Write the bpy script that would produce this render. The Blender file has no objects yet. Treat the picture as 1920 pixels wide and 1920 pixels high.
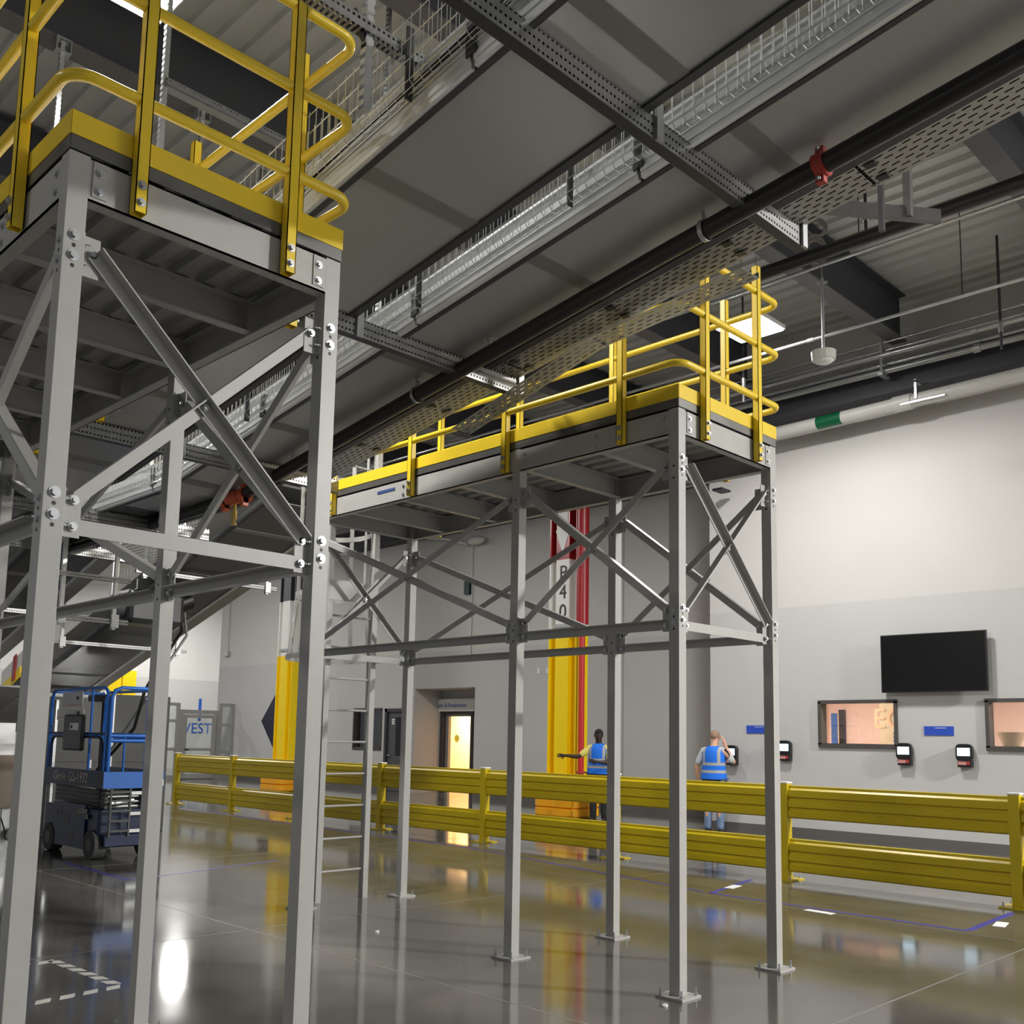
import bpy, bmesh, math, random
from mathutils import Vector, Matrix
random.seed(7)
PI = math.pi
V = Vector
SC = bpy.context.scene
COL = SC.collection

# ------------------------------------------------------------------ camera
yaw, pitch, roll = 0.782650, 0.124192, 0.0192513
fw = V((math.cos(yaw)*math.cos(pitch), math.sin(yaw)*math.cos(pitch), math.sin(pitch)))
s0 = fw.cross(V((0, 0, 1))).normalized(); u0 = s0.cross(fw)
sr = s0*math.cos(roll) + u0*math.sin(roll)
ur = -s0*math.sin(roll) + u0*math.cos(roll)
cam_d = bpy.data.cameras.new('camera')
cam = bpy.data.objects.new('camera', cam_d); COL.objects.link(cam)
M = Matrix((sr, ur, -fw)).transposed().to_4x4(); M.translation = V((0, 0, 1.55))
cam.matrix_world = M
cam_d.sensor_fit = 'HORIZONTAL'; cam_d.sensor_width = 36.0
cam_d.lens = 1870.3/1920*36
cam_d.shift_x = (960-954.7)/1920
cam_d.shift_y = (1152.45-960)/1920
cam_d.clip_start = 0.05; cam_d.clip_end = 300
SC.camera = cam

# ------------------------------------------------------------------ world, exposure, lights
w = bpy.data.worlds.new('world'); SC.world = w; w.use_nodes = True
bg = w.node_tree.nodes['Background']
bg.inputs[0].default_value = (0.92, 0.95, 1.0, 1); bg.inputs[1].default_value = 0.28
SC.view_settings.view_transform = 'Standard'
SC.view_settings.look = 'None'
SC.view_settings.gamma = 1.0
SC.view_settings.use_curve_mapping = False
SC.view_settings.exposure = 0.12
HIGH_BAYS = [  # x, y, z, watts
    (12.3, 7.4, 7.55, 310), (3.05, 7.45, 7.60, 480), (-4.6, 7.5, 7.60, 120), (12.8, -8.0, 7.55, 5200),
    (11.0, 17.6, 7.55, 260), (12.3, 28.0, 7.55, 330), (19.6, 37.6, 7.7, 380), (3.05, 20.0, 7.55, 180),
    (10.5, 38.0, 7.6, 220)]
OFFICE_WATTS = 90

# ------------------------------------------------------------------ materials
MAT = {}
def sock(n, *names):
    for k in names:
        if k in n.inputs: return n.inputs[k]
def mat(name, col, rough=0.5, metal=0.0, noise=0.0, nscale=6.0, spec=0.5, bump=0.0, bscale=80.0, emit=None, es=1.0):
    if name in MAT: return MAT[name]
    m = bpy.data.materials.new(name); m.use_nodes = True
    nt = m.node_tree; b = nt.nodes['Principled BSDF']
    b.inputs['Base Color'].default_value = (*col, 1)
    b.inputs['Roughness'].default_value = rough
    b.inputs['Metallic'].default_value = metal
    b.inputs['Specular IOR Level'].default_value = spec
    tc = nt.nodes.new('ShaderNodeNewGeometry')
    if noise:
        n = nt.nodes.new('ShaderNodeTexNoise'); n.inputs['Scale'].default_value = nscale; n.inputs['Detail'].default_value = 5
        nt.links.new(tc.outputs['Position'], n.inputs['Vector'])
        r = nt.nodes.new('ShaderNodeMapRange')
        r.inputs[3].default_value = 1-noise; r.inputs[4].default_value = 1+noise
        nt.links.new(n.outputs[0], r.inputs[0])
        mx = nt.nodes.new('ShaderNodeVectorMath'); mx.operation = 'SCALE'
        mx.inputs[0].default_value = col
        nt.links.new(r.outputs[0], mx.inputs['Scale'])
        nt.links.new(mx.outputs[0], b.inputs['Base Color'])
        rr = nt.nodes.new('ShaderNodeMapRange')
        rr.inputs[3].default_value = max(0.02, rough*(1-noise*1.5)); rr.inputs[4].default_value = min(1, rough*(1+noise*1.5))
        nt.links.new(n.outputs[0], rr.inputs[0]); nt.links.new(rr.outputs[0], b.inputs['Roughness'])
    if bump:
        n2 = nt.nodes.new('ShaderNodeTexNoise'); n2.inputs['Scale'].default_value = bscale; n2.inputs['Detail'].default_value = 3
        nt.links.new(tc.outputs['Position'], n2.inputs['Vector'])
        bp = nt.nodes.new('ShaderNodeBump'); bp.inputs['Strength'].default_value = bump; bp.inputs['Distance'].default_value = 0.01
        nt.links.new(n2.outputs[0], bp.inputs['Height']); nt.links.new(bp.outputs[0], b.inputs['Normal'])
    if emit:
        b.inputs['Emission Color'].default_value = (*emit, 1); b.inputs['Emission Strength'].default_value = es
    MAT[name] = m
    return m

m_grey = mat('platform_grey_paint', (0.40, 0.395, 0.375), 0.38, noise=0.05, nscale=9, bump=0.08, bscale=300)
m_yel = mat('safety_yellow_paint', (0.84, 0.60, 0.030), 0.30, noise=0.05, nscale=7, bump=0.05, bscale=250)
m_rail = mat('guardrail_yellow', (0.50, 0.375, 0.003), 0.38, noise=0.06, nscale=3)
m_coly = mat('column_yellow', (0.98, 0.70, 0.003), 0.38, noise=0.03)
m_colw = mat('column_white', (0.80, 0.80, 0.76), 0.45)
m_colr = mat('column_red', (0.34, 0.012, 0.018), 0.3)
m_red = mat('pipe_red', (0.55, 0.03, 0.03), 0.32)
m_coup = mat('coupling_red', (0.42, 0.045, 0.035), 0.45)
m_orange = mat('coupling_orange', (0.75, 0.13, 0.05), 0.4)
m_galv = mat('galvanised_steel', (0.55, 0.56, 0.55), 0.34, 0.85, noise=0.15, nscale=14)
m_zinc = mat('zinc_bolts', (0.50, 0.51, 0.52), 0.36, 0.85)
m_alu = mat('aluminium_extrusion', (0.86, 0.87, 0.88), 0.33, 0.55, noise=0.08, nscale=4)
m_pan = mat('conveyor_pan_grey', (0.43, 0.43, 0.42), 0.27, 0.30, noise=0.025, nscale=1.6)
m_joint = mat('joint_cover_grey', (0.21, 0.205, 0.19), 0.5)
m_dark = mat('dark_steel', (0.045, 0.045, 0.048), 0.45)
m_girder = mat('roof_steel_charcoal', (0.048, 0.050, 0.060), 0.6, noise=0.05)
m_purlin = mat('roof_steel_flange', (0.11, 0.105, 0.105), 0.55)
m_black = mat('black_plastic', (0.012, 0.012, 0.013), 0.35)
m_rubber = mat('grey_rubber', (0.09, 0.09, 0.085), 0.8, noise=0.2, nscale=12)
m_pipe = mat('black_steel_pipe', (0.045, 0.042, 0.040), 0.33, 0.5, noise=0.12, nscale=12)
m_deckroof = mat('roof_deck_metal', (0.58, 0.58, 0.56), 0.45, 0.25, noise=0.10, nscale=0.9)
m_deckunder = mat('deck_underside', (0.42, 0.42, 0.40), 0.42, 0.4, noise=0.12, nscale=3)
m_deckedge = mat('deck_edge_mill', (0.15, 0.148, 0.14), 0.35, 0.55, noise=0.2, nscale=5)
m_wire = mat('zinc_wire', (0.75, 0.76, 0.76), 0.3, 0.8)
m_white = mat('white_pvc', (0.66, 0.655, 0.62), 0.4)
m_whitep = mat('white_paint', (0.78, 0.78, 0.76), 0.5)
m_green = mat('pipe_label_green', (0.0, 0.12, 0.045), 0.4)
m_bluesign = mat('sign_blue', (0.02, 0.075, 0.50), 0.5)
m_blue = mat('lift_blue', (0.012, 0.14, 0.55), 0.33)
m_bluedark = mat('lift_chassis_blue', (0.004, 0.016, 0.065), 0.38)
m_navy = mat('navy_graphic', (0.018, 0.017, 0.045), 0.5)
m_frame = mat('window_frame_bronze', (0.075, 0.068, 0.065), 0.45)
m_door = mat('door_charcoal', (0.045, 0.045, 0.048), 0.45)
m_glassd = mat('dark_glass', (0.006, 0.006, 0.007), 0.06)
m_storeg = mat('storefront_aluminium', (0.36, 0.355, 0.34), 0.42, 0.3)
m_tv = mat('screen_black', (0.004, 0.004, 0.004), 0.22)
m_lcd = mat('lit_display', (0.5, 0.7, 0.8), 0.3, emit=(0.62, 0.86, 1.0), es=1.6)
m_pink = mat('badge_reader_pink', (0.62, 0.28, 0.26), 0.4)
m_tape = mat('blue_floor_tape', (0.045, 0.045, 0.30), 0.35)
m_tapew = mat('white_floor_tape', (0.72, 0.71, 0.66), 0.4)
m_paper = mat('paper_white', (0.80, 0.80, 0.78), 0.6)
m_ink = mat('ink_black', (0.01, 0.01, 0.01), 0.5)
m_inkb = mat('ink_blue', (0.02, 0.12, 0.55), 0.5)
m_peach = mat('peach_lettering', (0.85, 0.55, 0.32), 0.5)
m_brass = mat('brass', (0.75, 0.55, 0.2), 0.3, 0.9)
m_orangep = mat('orange_plastic', (0.90, 0.40, 0.012), 0.32)
m_brown = mat('brown_card', (0.15, 0.115, 0.09), 0.7, noise=0.1)
m_taupe = mat('cabinet_grey', (0.085, 0.085, 0.08), 0.5)
m_warm = mat('office_wall_peach', (0.86, 0.66, 0.57), 0.7)
m_cream = mat('corridor_wall_cream', (0.90, 0.68, 0.40), 0.6, noise=0.03)
m_skinl = mat('skin_light', (0.60, 0.33, 0.22), 0.5)
m_skind = mat('skin_dark', (0.028, 0.016, 0.012), 0.42)
m_hairg = mat('hair_grey_brown', (0.30, 0.19, 0.13), 0.8, noise=0.15, nscale=90)
m_hairb = mat('hair_black', (0.008, 0.008, 0.009), 0.7)
m_denim = mat('denim', (0.13, 0.19, 0.31), 0.8, noise=0.45, nscale=11)
m_shirt = mat('shirt_light_grey', (0.50, 0.54, 0.56), 0.8, noise=0.06, nscale=30)
m_shirtb = mat('shirt_black', (0.012, 0.012, 0.014), 0.8)
m_cream2 = mat('sleeve_cream', (0.62, 0.55, 0.40), 0.8)
m_yshirt = mat('shirt_yellow_pattern', (0.70, 0.62, 0.14), 0.8, noise=0.5, nscale=40)
m_glass = None
def glass():
    global m_glass
    if m_glass: return m_glass
    m = bpy.data.materials.new('window_glass'); m.use_nodes = True; nt = m.node_tree
    nt.nodes.remove(nt.nodes['Principled BSDF'])
    t = nt.nodes.new('ShaderNodeBsdfTransparent'); t.inputs[0].default_value = (0.95, 0.97, 0.96, 1)
    g = nt.nodes.new('ShaderNodeBsdfGlossy'); g.inputs['Roughness'].default_value = 0.02
    mx = nt.nodes.new('ShaderNodeMixShader'); mx.inputs[0].default_value = 0.08
    nt.links.new(t.outputs[0], mx.inputs[1]); nt.links.new(g.outputs[0], mx.inputs[2])
    nt.links.new(mx.outputs[0], nt.nodes['Material Output'].inputs[0])
    m_glass = m; return m

def perf(name, base, axu, axv, pu, pv, su, sv, metal=0.6, rough=0.35, stagger=0.0, offv=0.0):
    """sheet punched with slots: real see-through holes from a repeating pattern on two object axes"""
    m = bpy.data.materials.new(name); m.use_nodes = True; nt = m.node_tree; L = nt.links.new
    b = nt.nodes['Principled BSDF']; b.inputs['Base Color'].default_value = (*base, 1)
    b.inputs['Metallic'].default_value = metal; b.inputs['Roughness'].default_value = rough
    tc = nt.nodes.new('ShaderNodeTexCoord'); sp = nt.nodes.new('ShaderNodeSeparateXYZ'); L(tc.outputs['Object'], sp.inputs[0])
    def mt(op, a, c=None):
        n = nt.nodes.new('ShaderNodeMath'); n.operation = op
        for i, x in enumerate((a, c)):
            if x is None: continue
            if isinstance(x, (int, float)): n.inputs[i].default_value = x
            else: L(x, n.inputs[i])
        return n.outputs[0]
    vrow = mt('DIVIDE', mt('ADD', sp.outputs[axv], offv), pv)
    fv = mt('ABSOLUTE', mt('SUBTRACT', mt('FRACT', vrow), 0.5))
    uu = mt('ADD', mt('DIVIDE', sp.outputs[axu], pu), mt('MULTIPLY', mt('FLOOR', vrow), stagger))
    fu = mt('ABSOLUTE', mt('SUBTRACT', mt('FRACT', uu), 0.5))
    hole = mt('MULTIPLY', mt('LESS_THAN', fu, su/pu/2), mt('LESS_THAN', fv, sv/pv/2))
    t = nt.nodes.new('ShaderNodeBsdfTransparent'); mx = nt.nodes.new('ShaderNodeMixShader')
    L(hole, mx.inputs[0]); L(b.outputs[0], mx.inputs[1]); L(t.outputs[0], mx.inputs[2])
    L(mx.outputs[0], nt.nodes['Material Output'].inputs[0])
    return m
X_, Y_, Z_ = 0, 1, 2
m_perfy = perf('perforated_tray_sheet', (0.42, 0.415, 0.38), Y_, X_, 0.075, 0.042, 0.045, 0.011, 0.45, 0.42, 0.5)
m_perfx = perf('perforated_strut_side', (0.34, 0.34, 0.335), X_, Z_, 0.028, 0.045, 0.014, 0.013, 0.75, 0.35, 0.0)
m_perfzx = perf('perforated_upright', (0.55, 0.56, 0.56), Z_, X_, 0.05, 0.05, 0.022, 0.014, 0.7, 0.35)
m_perfzy = perf('perforated_upright_side', (0.55, 0.56, 0.56), Z_, Y_, 0.05, 0.05, 0.022, 0.014, 0.7, 0.35)

def wall_mat(name, up, low, zline):
    m = bpy.data.materials.new(name); m.use_nodes = True; nt = m.node_tree; L = nt.links.new
    b = nt.nodes['Principled BSDF']; b.inputs['Roughness'].default_value = 0.62
    g = nt.nodes.new('ShaderNodeNewGeometry'); sp = nt.nodes.new('ShaderNodeSeparateXYZ'); L(g.outputs['Position'], sp.inputs[0])
    lt = nt.nodes.new('ShaderNodeMath'); lt.operation = 'LESS_THAN'; L(sp.outputs[2], lt.inputs[0]); lt.inputs[1].default_value = zline
    n = nt.nodes.new('ShaderNodeTexNoise'); n.inputs['Scale'].default_value = 1.2; n.inputs['Detail'].default_value = 4; L(g.outputs['Position'], n.inputs['Vector'])
    r = nt.nodes.new('ShaderNodeMapRange'); r.inputs[3].default_value = 0.96; r.inputs[4].default_value = 1.04; L(n.outputs[0], r.inputs[0])
    mx = nt.nodes.new('ShaderNodeMix'); mx.data_type = 'RGBA'
    L(lt.outputs[0], mx.inputs[0]); mx.inputs[6].default_value = (*up, 1); mx.inputs[7].default_value = (*low, 1)
    sc = nt.nodes.new('ShaderNodeVectorMath'); sc.operation = 'SCALE'; L(mx.outputs[2], sc.inputs[0]); L(r.outputs[0], sc.inputs['Scale'])
    L(sc.outputs[0], b.inputs['Base Color'])
    n2 = nt.nodes.new('ShaderNodeTexNoise'); n2.inputs['Scale'].default_value = 60; L(g.outputs['Position'], n2.inputs['Vector'])
    bp = nt.nodes.new('ShaderNodeBump'); bp.inputs['Strength'].default_value = 0.06; bp.inputs['Distance'].default_value = 0.01
    L(n2.outputs[0], bp.inputs['Height']); L(bp.outputs[0], b.inputs['Normal'])
    return m
m_wall = wall_mat('wall_two_tone_grey', (0.605, 0.592, 0.57), (0.54, 0.535, 0.53), 3.93)

def floor_mat():
    m = bpy.data.materials.new('polished_concrete'); m.use_nodes = True; nt = m.node_tree; L = nt.links.new
    b = nt.nodes['Principled BSDF']
    g = nt.nodes.new('ShaderNodeNewGeometry')
    n = nt.nodes.new('ShaderNodeTexNoise'); n.inputs['Scale'].default_value = 0.9; n.inputs['Detail'].default_value = 8; n.inputs['Roughness'].default_value = 0.65; L(g.outputs['Position'], n.inputs['Vector'])
    n3 = nt.nodes.new('ShaderNodeTexNoise'); n3.inputs['Scale'].default_value = 38; n3.inputs['Detail'].default_value = 4; L(g.outputs['Position'], n3.inputs['Vector'])
    ramp = nt.nodes.new('ShaderNodeValToRGB'); ramp.color_ramp.elements[0].position = 0.3; ramp.color_ramp.elements[1].position = 0.72
    ramp.color_ramp.elements[0].color = (0.070, 0.067, 0.060, 1); ramp.color_ramp.elements[1].color = (0.160, 0.150, 0.130, 1)
    ad = nt.nodes.new('ShaderNodeMath'); ad.operation = 'MULTIPLY_ADD'; L(n3.outputs[0], ad.inputs[0]); ad.inputs[1].default_value = 0.25; 
    sb = nt.nodes.new('ShaderNodeMath'); sb.operation = 'SUBTRACT'; L(n.outputs[0], sb.inputs[0]); sb.inputs[1].default_value = 0.125; L(sb.outputs[0], ad.inputs[2])
    L(ad.outputs[0], ramp.inputs[0]); L(ramp.outputs[0], b.inputs['Base Color'])
    r = nt.nodes.new('ShaderNodeMapRange'); r.inputs[3].default_value = 0.04; r.inputs[4].default_value = 0.14; L(n.outputs[0], r.inputs[0]); L(r.outputs[0], b.inputs['Roughness'])
    b.inputs['Specular IOR Level'].default_value = 1.0
    n2 = nt.nodes.new('ShaderNodeTexNoise'); n2.inputs['Scale'].default_value = 2.2; n2.inputs['Detail'].default_value = 2; L(g.outputs['Position'], n2.inputs['Vector'])
    bp = nt.nodes.new('ShaderNodeBump'); bp.inputs['Strength'].default_value = 0.022; bp.inputs['Distance'].default_value = 0.02
    L(n2.outputs[0], bp.inputs['Height']); L(bp.outputs[0], b.inputs['Normal'])
    return m
m_floor = floor_mat()

def vest_mat(cx, cy):
    """blue hi-vis vest: two vertical and two horizontal grey bands on object axes (y across, z up)"""
    m = bpy.data.materials.new('hi_vis_vest_blue'); m.use_nodes = True; nt = m.node_tree; L = nt.links.new
    b = nt.nodes['Principled BSDF']; b.inputs['Roughness'].default_value = 0.7
    tc = nt.nodes.new('ShaderNodeTexCoord'); sp = nt.nodes.new('ShaderNodeSeparateXYZ'); L(tc.outputs['Object'], sp.inputs[0])
    def mt(op, a, c=None):
        n = nt.nodes.new('ShaderNodeMath'); n.operation = op
        for i, x in enumerate((a, c)):
            if x is None: continue
            if isinstance(x, (int, float)): n.inputs[i].default_value = x
            else: L(x, n.inputs[i])
        return n.outputs[0]
    def band(s, c, h): return mt('LESS_THAN', mt('ABSOLUTE', mt('SUBTRACT', s, c)), h)
    ay = mt('ABSOLUTE', sp.outputs[1])
    vert = mt('MULTIPLY', band(ay, 0.135, 0.023), mt('GREATER_THAN', sp.outputs[2], -0.06))
    h1 = band(sp.outputs[2], -0.05, 0.025); h2 = band(sp.outputs[2], -0.18, 0.025)
    s = mt('MAXIMUM', vert, mt('MAXIMUM', h1, h2))
    mx = nt.nodes.new('ShaderNodeMix'); mx.data_type = 'RGBA'; L(s, mx.inputs[0])
    mx.inputs[6].default_value = (0.004, 0.15, 0.72, 1); mx.inputs[7].default_value = (0.36, 0.36, 0.36, 1)
    L(mx.outputs[2], b.inputs['Base Color'])
    return m
m_vest = vest_mat(0, 0)

# ------------------------------------------------------------------ mesh helpers
WL = {}      # world location of every object (no parent carries a rotation unless set on purpose)
class MB:
    def __init__(s): s.bm = bmesh.new(); s.marks = []
    def mark(s, idx): s.bm.faces.ensure_lookup_table(); s.marks.append((len(s.bm.faces), idx)); return s
    def poly(s, pts):
        vs = [s.bm.verts.new(V(p)) for p in pts]
        try: s.bm.faces.new(vs)
        except ValueError: pass
        return s
    def box(s, x0, x1, y0, y1, z0, z1):
        p = [(x, y, z) for x in (x0, x1) for y in (y0, y1) for z in (z0, z1)]
        return s.hexa(p)
    def hexa(s, p):
        v = [s.bm.verts.new(V(q)) for q in p]
        for f in ((0, 1, 3, 2), (4, 6, 7, 5), (0, 4, 5, 1), (2, 3, 7, 6), (0, 2, 6, 4), (1, 5, 7, 3)):
            s.bm.faces.new([v[i] for i in f])
        return s
    def bar(s, p0, p1, wd, ht, up=(0, 0, 1), ou=0.0, ov=0.0):
        """rectangular bar p0-p1; wd across, ht along up; ou/ov offsets across/up"""
        p0, p1, up = V(p0), V(p1), V(up)
        d = (p1-p0).normalized(); side = d.cross(up)
        if side.length < 1e-4: side = d.cross(V((1, 0, 0)))
        side.normalize(); u = side.cross(d).normalized()
        q = []
        for p in (p0, p1):
            for a in (-1, 1):
                for b in (-1, 1): q.append(p + side*(ou+a*wd/2) + u*(ov+b*ht/2))
        return s.hexa(q)
    def angle(s, p0, p1, a=0.055, t=0.006, up=(0, 0, 1), flip=1):
        s.bar(p0, p1, t, a, up)
        s.bar(p0, p1, a, t, up, ou=flip*a/2, ov=a/2)
        return s
    def tube(s, pts, r, n=8, closed=False, cap=True):
        pts = [V(p) for p in pts]; k = len(pts); rings = []
        prev = None
        for i, p in enumerate(pts):
            if closed: t = (pts[(i+1) % k]-pts[i-1]).normalized()
            else:
                a = pts[max(0, i-1)]; c = pts[min(k-1, i+1)]; t = (c-a).normalized()
            if prev is None:
                ref = V((0, 0, 1)) if abs(t.z) < 0.9 else V((1, 0, 0))
                nrm = t.cross(ref).normalized()
            else:
                nrm = (prev - t*prev.dot(t)).normalized()
            prev = nrm; bi = t.cross(nrm)
            rings.append([s.bm.verts.new(p + (nrm*math.cos(2*PI*j/n)+bi*math.sin(2*PI*j/n))*r) for j in range(n)])
        m = k if closed else k-1
        for i in range(m):
            a, b = rings[i], rings[(i+1) % k]
            for j in range(n): s.bm.faces.new((a[j], a[(j+1) % n], b[(j+1) % n], b[j]))
        if cap and not closed:
            s.bm.faces.new(rings[0][::-1]); s.bm.faces.new(rings[-1])
        return s
    def cyl(s, p0, p1, r, n=16, r1=None):
        p0, p1 = V(p0), V(p1); t = (p1-p0).normalized()
        ref = V((0, 0, 1)) if abs(t.z) < 0.9 else V((1, 0, 0))
        a = t.cross(ref).normalized(); b = t.cross(a); r1 = r if r1 is None else r1
        R0 = [s.bm.verts.new(p0+(a*math.cos(2*PI*j/n)+b*math.sin(2*PI*j/n))*r) for j in range(n)]
        R1 = [s.bm.verts.new(p1+(a*math.cos(2*PI*j/n)+b*math.sin(2*PI*j/n))*r1) for j in range(n)]
        for j in range(n): s.bm.faces.new((R0[j], R0[(j+1) % n], R1[(j+1) % n], R1[j]))
        s.bm.faces.new(R0[::-1]); s.bm.faces.new(R1)
        return s
    def prism(s, prof, p0, p1, ax, ay):
        """extrude closed 2-D profile from p0 to p1; profile axes ax, ay"""
        p0, p1, ax, ay = V(p0), V(p1), V(ax), V(ay)
        A = [s.bm.verts.new(p0+ax*a+ay*b) for a, b in prof]; B = [s.bm.verts.new(p1+ax*a+ay*b) for a, b in prof]
        n = len(prof)
        for j in range(n): s.bm.faces.new((A[j], A[(j+1) % n], B[(j+1) % n], B[j]))
        s.bm.faces.new(A[::-1]); s.bm.faces.new(B)
        return s
    def rings(s, rs, cap=True):
        R = [[s.bm.verts.new(V(p)) for p in r] for r in rs]; n = len(R[0])
        for a, b in zip(R, R[1:]):
            for j in range(n): s.bm.faces.new((a[j], a[(j+1) % n], b[(j+1) % n], b[j]))
        if cap: s.bm.faces.new(R[0][::-1]); s.bm.faces.new(R[-1])
        return s
    def sphere(s, c, rx, ry, rz, nu=14, nv=10, z0=-1.0):
        c = V(c); rs = []
        for i in range(nv+1):
            ph = math.asin(max(-1, z0)) + (PI/2-math.asin(max(-1, z0)))*i/nv
            r = max(0.02, math.cos(ph))
            rs.append([c+V((rx*r*math.cos(2*PI*j/nu), ry*r*math.sin(2*PI*j/nu), rz*math.sin(ph))) for j in range(nu)])
        return s.rings(rs)
    def bolt(s, p, nrm, r=0.017, h=0.012):
        p, n = V(p), V(nrm).normalized()
        s.cyl(p, p+n*0.003, r*1.35, 12)
        s.cyl(p+n*0.003, p+n*(0.003+h), r*0.85, 6)
        return s
    def build(s, name, m, parent=None, smooth=False, bevel=0, loc=None):
        bm = s.bm; bm.faces.ensure_lookup_table()
        for k, (st, ix) in enumerate(s.marks):
            for f in bm.faces[st:(s.marks[k+1][0] if k+1 < len(s.marks) else len(bm.faces))]: f.material_index = ix
        bmesh.ops.recalc_face_normals(bm, faces=bm.faces)
        if loc is None:
            xs = [v.co for v in bm.verts]
            mn = V([min(c[i] for c in xs) for i in range(3)]); mxx = V([max(c[i] for c in xs) for i in range(3)])
            loc = (mn+mxx)/2
        loc = V(loc)
        for v in bm.verts: v.co -= loc
        me = bpy.data.meshes.new(name); bm.to_mesh(me); bm.free()
        for mm in (m if isinstance(m, (list, tuple)) else [m]): me.materials.append(mm)
        if smooth:
            for p in me.polygons: p.use_smooth = True
            try: me.set_sharp_from_angle(angle=math.radians(40))
            except Exception: pass
        o = bpy.data.objects.new(name, me); COL.objects.link(o)
        place(o, loc, parent)
        if bevel:
            b = o.modifiers.new('bevel', 'BEVEL'); b.width = bevel; b.segments = 2; b.limit_method = 'ANGLE'
        return o
def place(o, loc, parent=None):
    loc = V(loc)
    if parent is not None:
        o.parent = parent; o.location = loc - WL[parent.name]
    else: o.location = loc
    WL[o.name] = loc
BOLT = {}
def bolt(p, n, parent, r=.017, h=.012, name='bolt', m=None, stud=0):
    key = (r, h, stud)
    if key not in BOLT:
        b = MB(); b.bolt((0, 0, 0), (0, 0, 1), r, h)
        if stud: b.cyl((0, 0, h), (0, 0, h+stud), r*.5, 8)
        o = b.build(name, m or m_zinc, None, loc=(0, 0, 0)); BOLT[key] = o.data; bpy.data.objects.remove(o)
    o = bpy.data.objects.new(name, BOLT[key]); COL.objects.link(o); place(o, p, parent)
    o.rotation_euler = V(n).to_track_quat('Z', 'Y').to_euler(); return o
def thing(name, label, cat, loc, group=None):
    o = bpy.data.objects.new(name, None); o.empty_display_size = 0.2; COL.objects.link(o)
    place(o, loc); tag(o, label, cat, group); return o
def tag(o, label, cat, group=None, kind=None):
    o['label'] = label; o['category'] = cat
    if group: o['group'] = group
    if kind: o['kind'] = kind
    return o
def struct(o, label=None):
    o['kind'] = 'structure'
    if label: o['label'] = label
    return o
def kids(o): return [c for c in bpy.data.objects if c.parent == o]
def dup(o, shift=(0, 0, 0), parent=None, src=None):
    src = src if src is not None else {}
    if not src:
        for c in bpy.data.objects:
            if c.parent: src.setdefault(c.parent.name, []).append(c)
    c = o.copy(); COL.objects.link(c); c.parent = parent
    if parent is None:
        c.location = o.location + V(shift); WL[c.name] = V(c.location)
    for ch in src.get(o.name, []): dup(ch, (0, 0, 0), c, src)
    return c
def text(name, s, size, center, right, up, m, parent=None, ext=0.002, font_scale_x=1.0, align='CENTER'):
    cu = bpy.data.curves.new(name, 'FONT'); cu.body = s; cu.size = size; cu.extrude = ext
    cu.align_x = align; cu.align_y = 'CENTER'
    t = bpy.data.objects.new(name+'_tmp', cu); COL.objects.link(t)
    bpy.context.view_layer.update()
    me = bpy.data.meshes.new_from_object(t.evaluated_get(bpy.context.evaluated_depsgraph_get()))
    COL.objects.unlink(t); bpy.data.objects.remove(t)
    r, u = V(right).normalized(), V(up).normalized(); n = r.cross(u)
    R = Matrix((r*font_scale_x, u, n)).transposed()
    for v in me.vertices: v.co = R @ v.co
    me.materials.clear(); me.materials.append(m)
    o = bpy.data.objects.new(name, me); COL.objects.link(o); place(o, center, parent); return o

# ================================================================== SETTING
H_DECK = 8.78; H_BEAM = 8.0
fl = MB().box(-14, 32, -14, 46, -0.3, 0).build('floor', m_floor); struct(fl)
# roof deck: ribs run along y
b = MB(); x = -14.0; prof = []
while x < 32:
    prof += [(x, 0.0), (x+0.045, 0.0), (x+0.07, 0.055), (x+0.275, 0.055)]; x += 0.30
A = [b.bm.verts.new((px, -14, H_DECK+pz)) for px, pz in prof]; B = [b.bm.verts.new((px, 46, H_DECK+pz)) for px, pz in prof]
for i in range(len(prof)-1): b.bm.faces.new((A[i], A[i+1], B[i+1], B[i]))
b.box(-14, 32, -14, 46, H_DECK+0.10, H_DECK+0.2)
struct(b.build('ceiling', m_deckroof))

def wall_boxes(b, xa, xb, y0, y1, z0, z1, holes):
    """wall slab between xa and xb with rectangular holes (ya, yb, za, zb), holes sorted by y and not overlapping"""
    y = y0
    for (ya, yb, za, zb) in sorted(holes):
        if ya > y: b.box(xa, xb, y, ya, z0, z1)
        if za > z0: b.box(xa, xb, ya, yb, z0, za)
        if zb < z1: b.box(xa, xb, ya, yb, zb, z1)
        y = yb
    if y < y1: b.box(xa, xb, y, y1, z0, z1)
WX = 15.7
b = MB(); wall_boxes(b, WX, WX+0.15, -14, 10.34, 0, H_DECK, [(4.0, 5.46, 1.56, 2.26), (6.88, 8.16, 1.56, 2.27)])
b.box(WX+0.15, 18.3, 10.19, 10.34, 0, H_DECK)
struct(b.build('wall_right', m_wall))
BX = 18.3
b = MB(); wall_boxes(b, BX, BX+0.15, 10.34, 33.0, 0, H_DECK, [(19.43, 21.92, 0, 2.915), (22.05, 23.23, 0, 2.37), (23.42, 24.72, 1.2, 2.36)])
b.box(BX+0.15, 24, 32.85, 33.0, 0, H_DECK)
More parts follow.
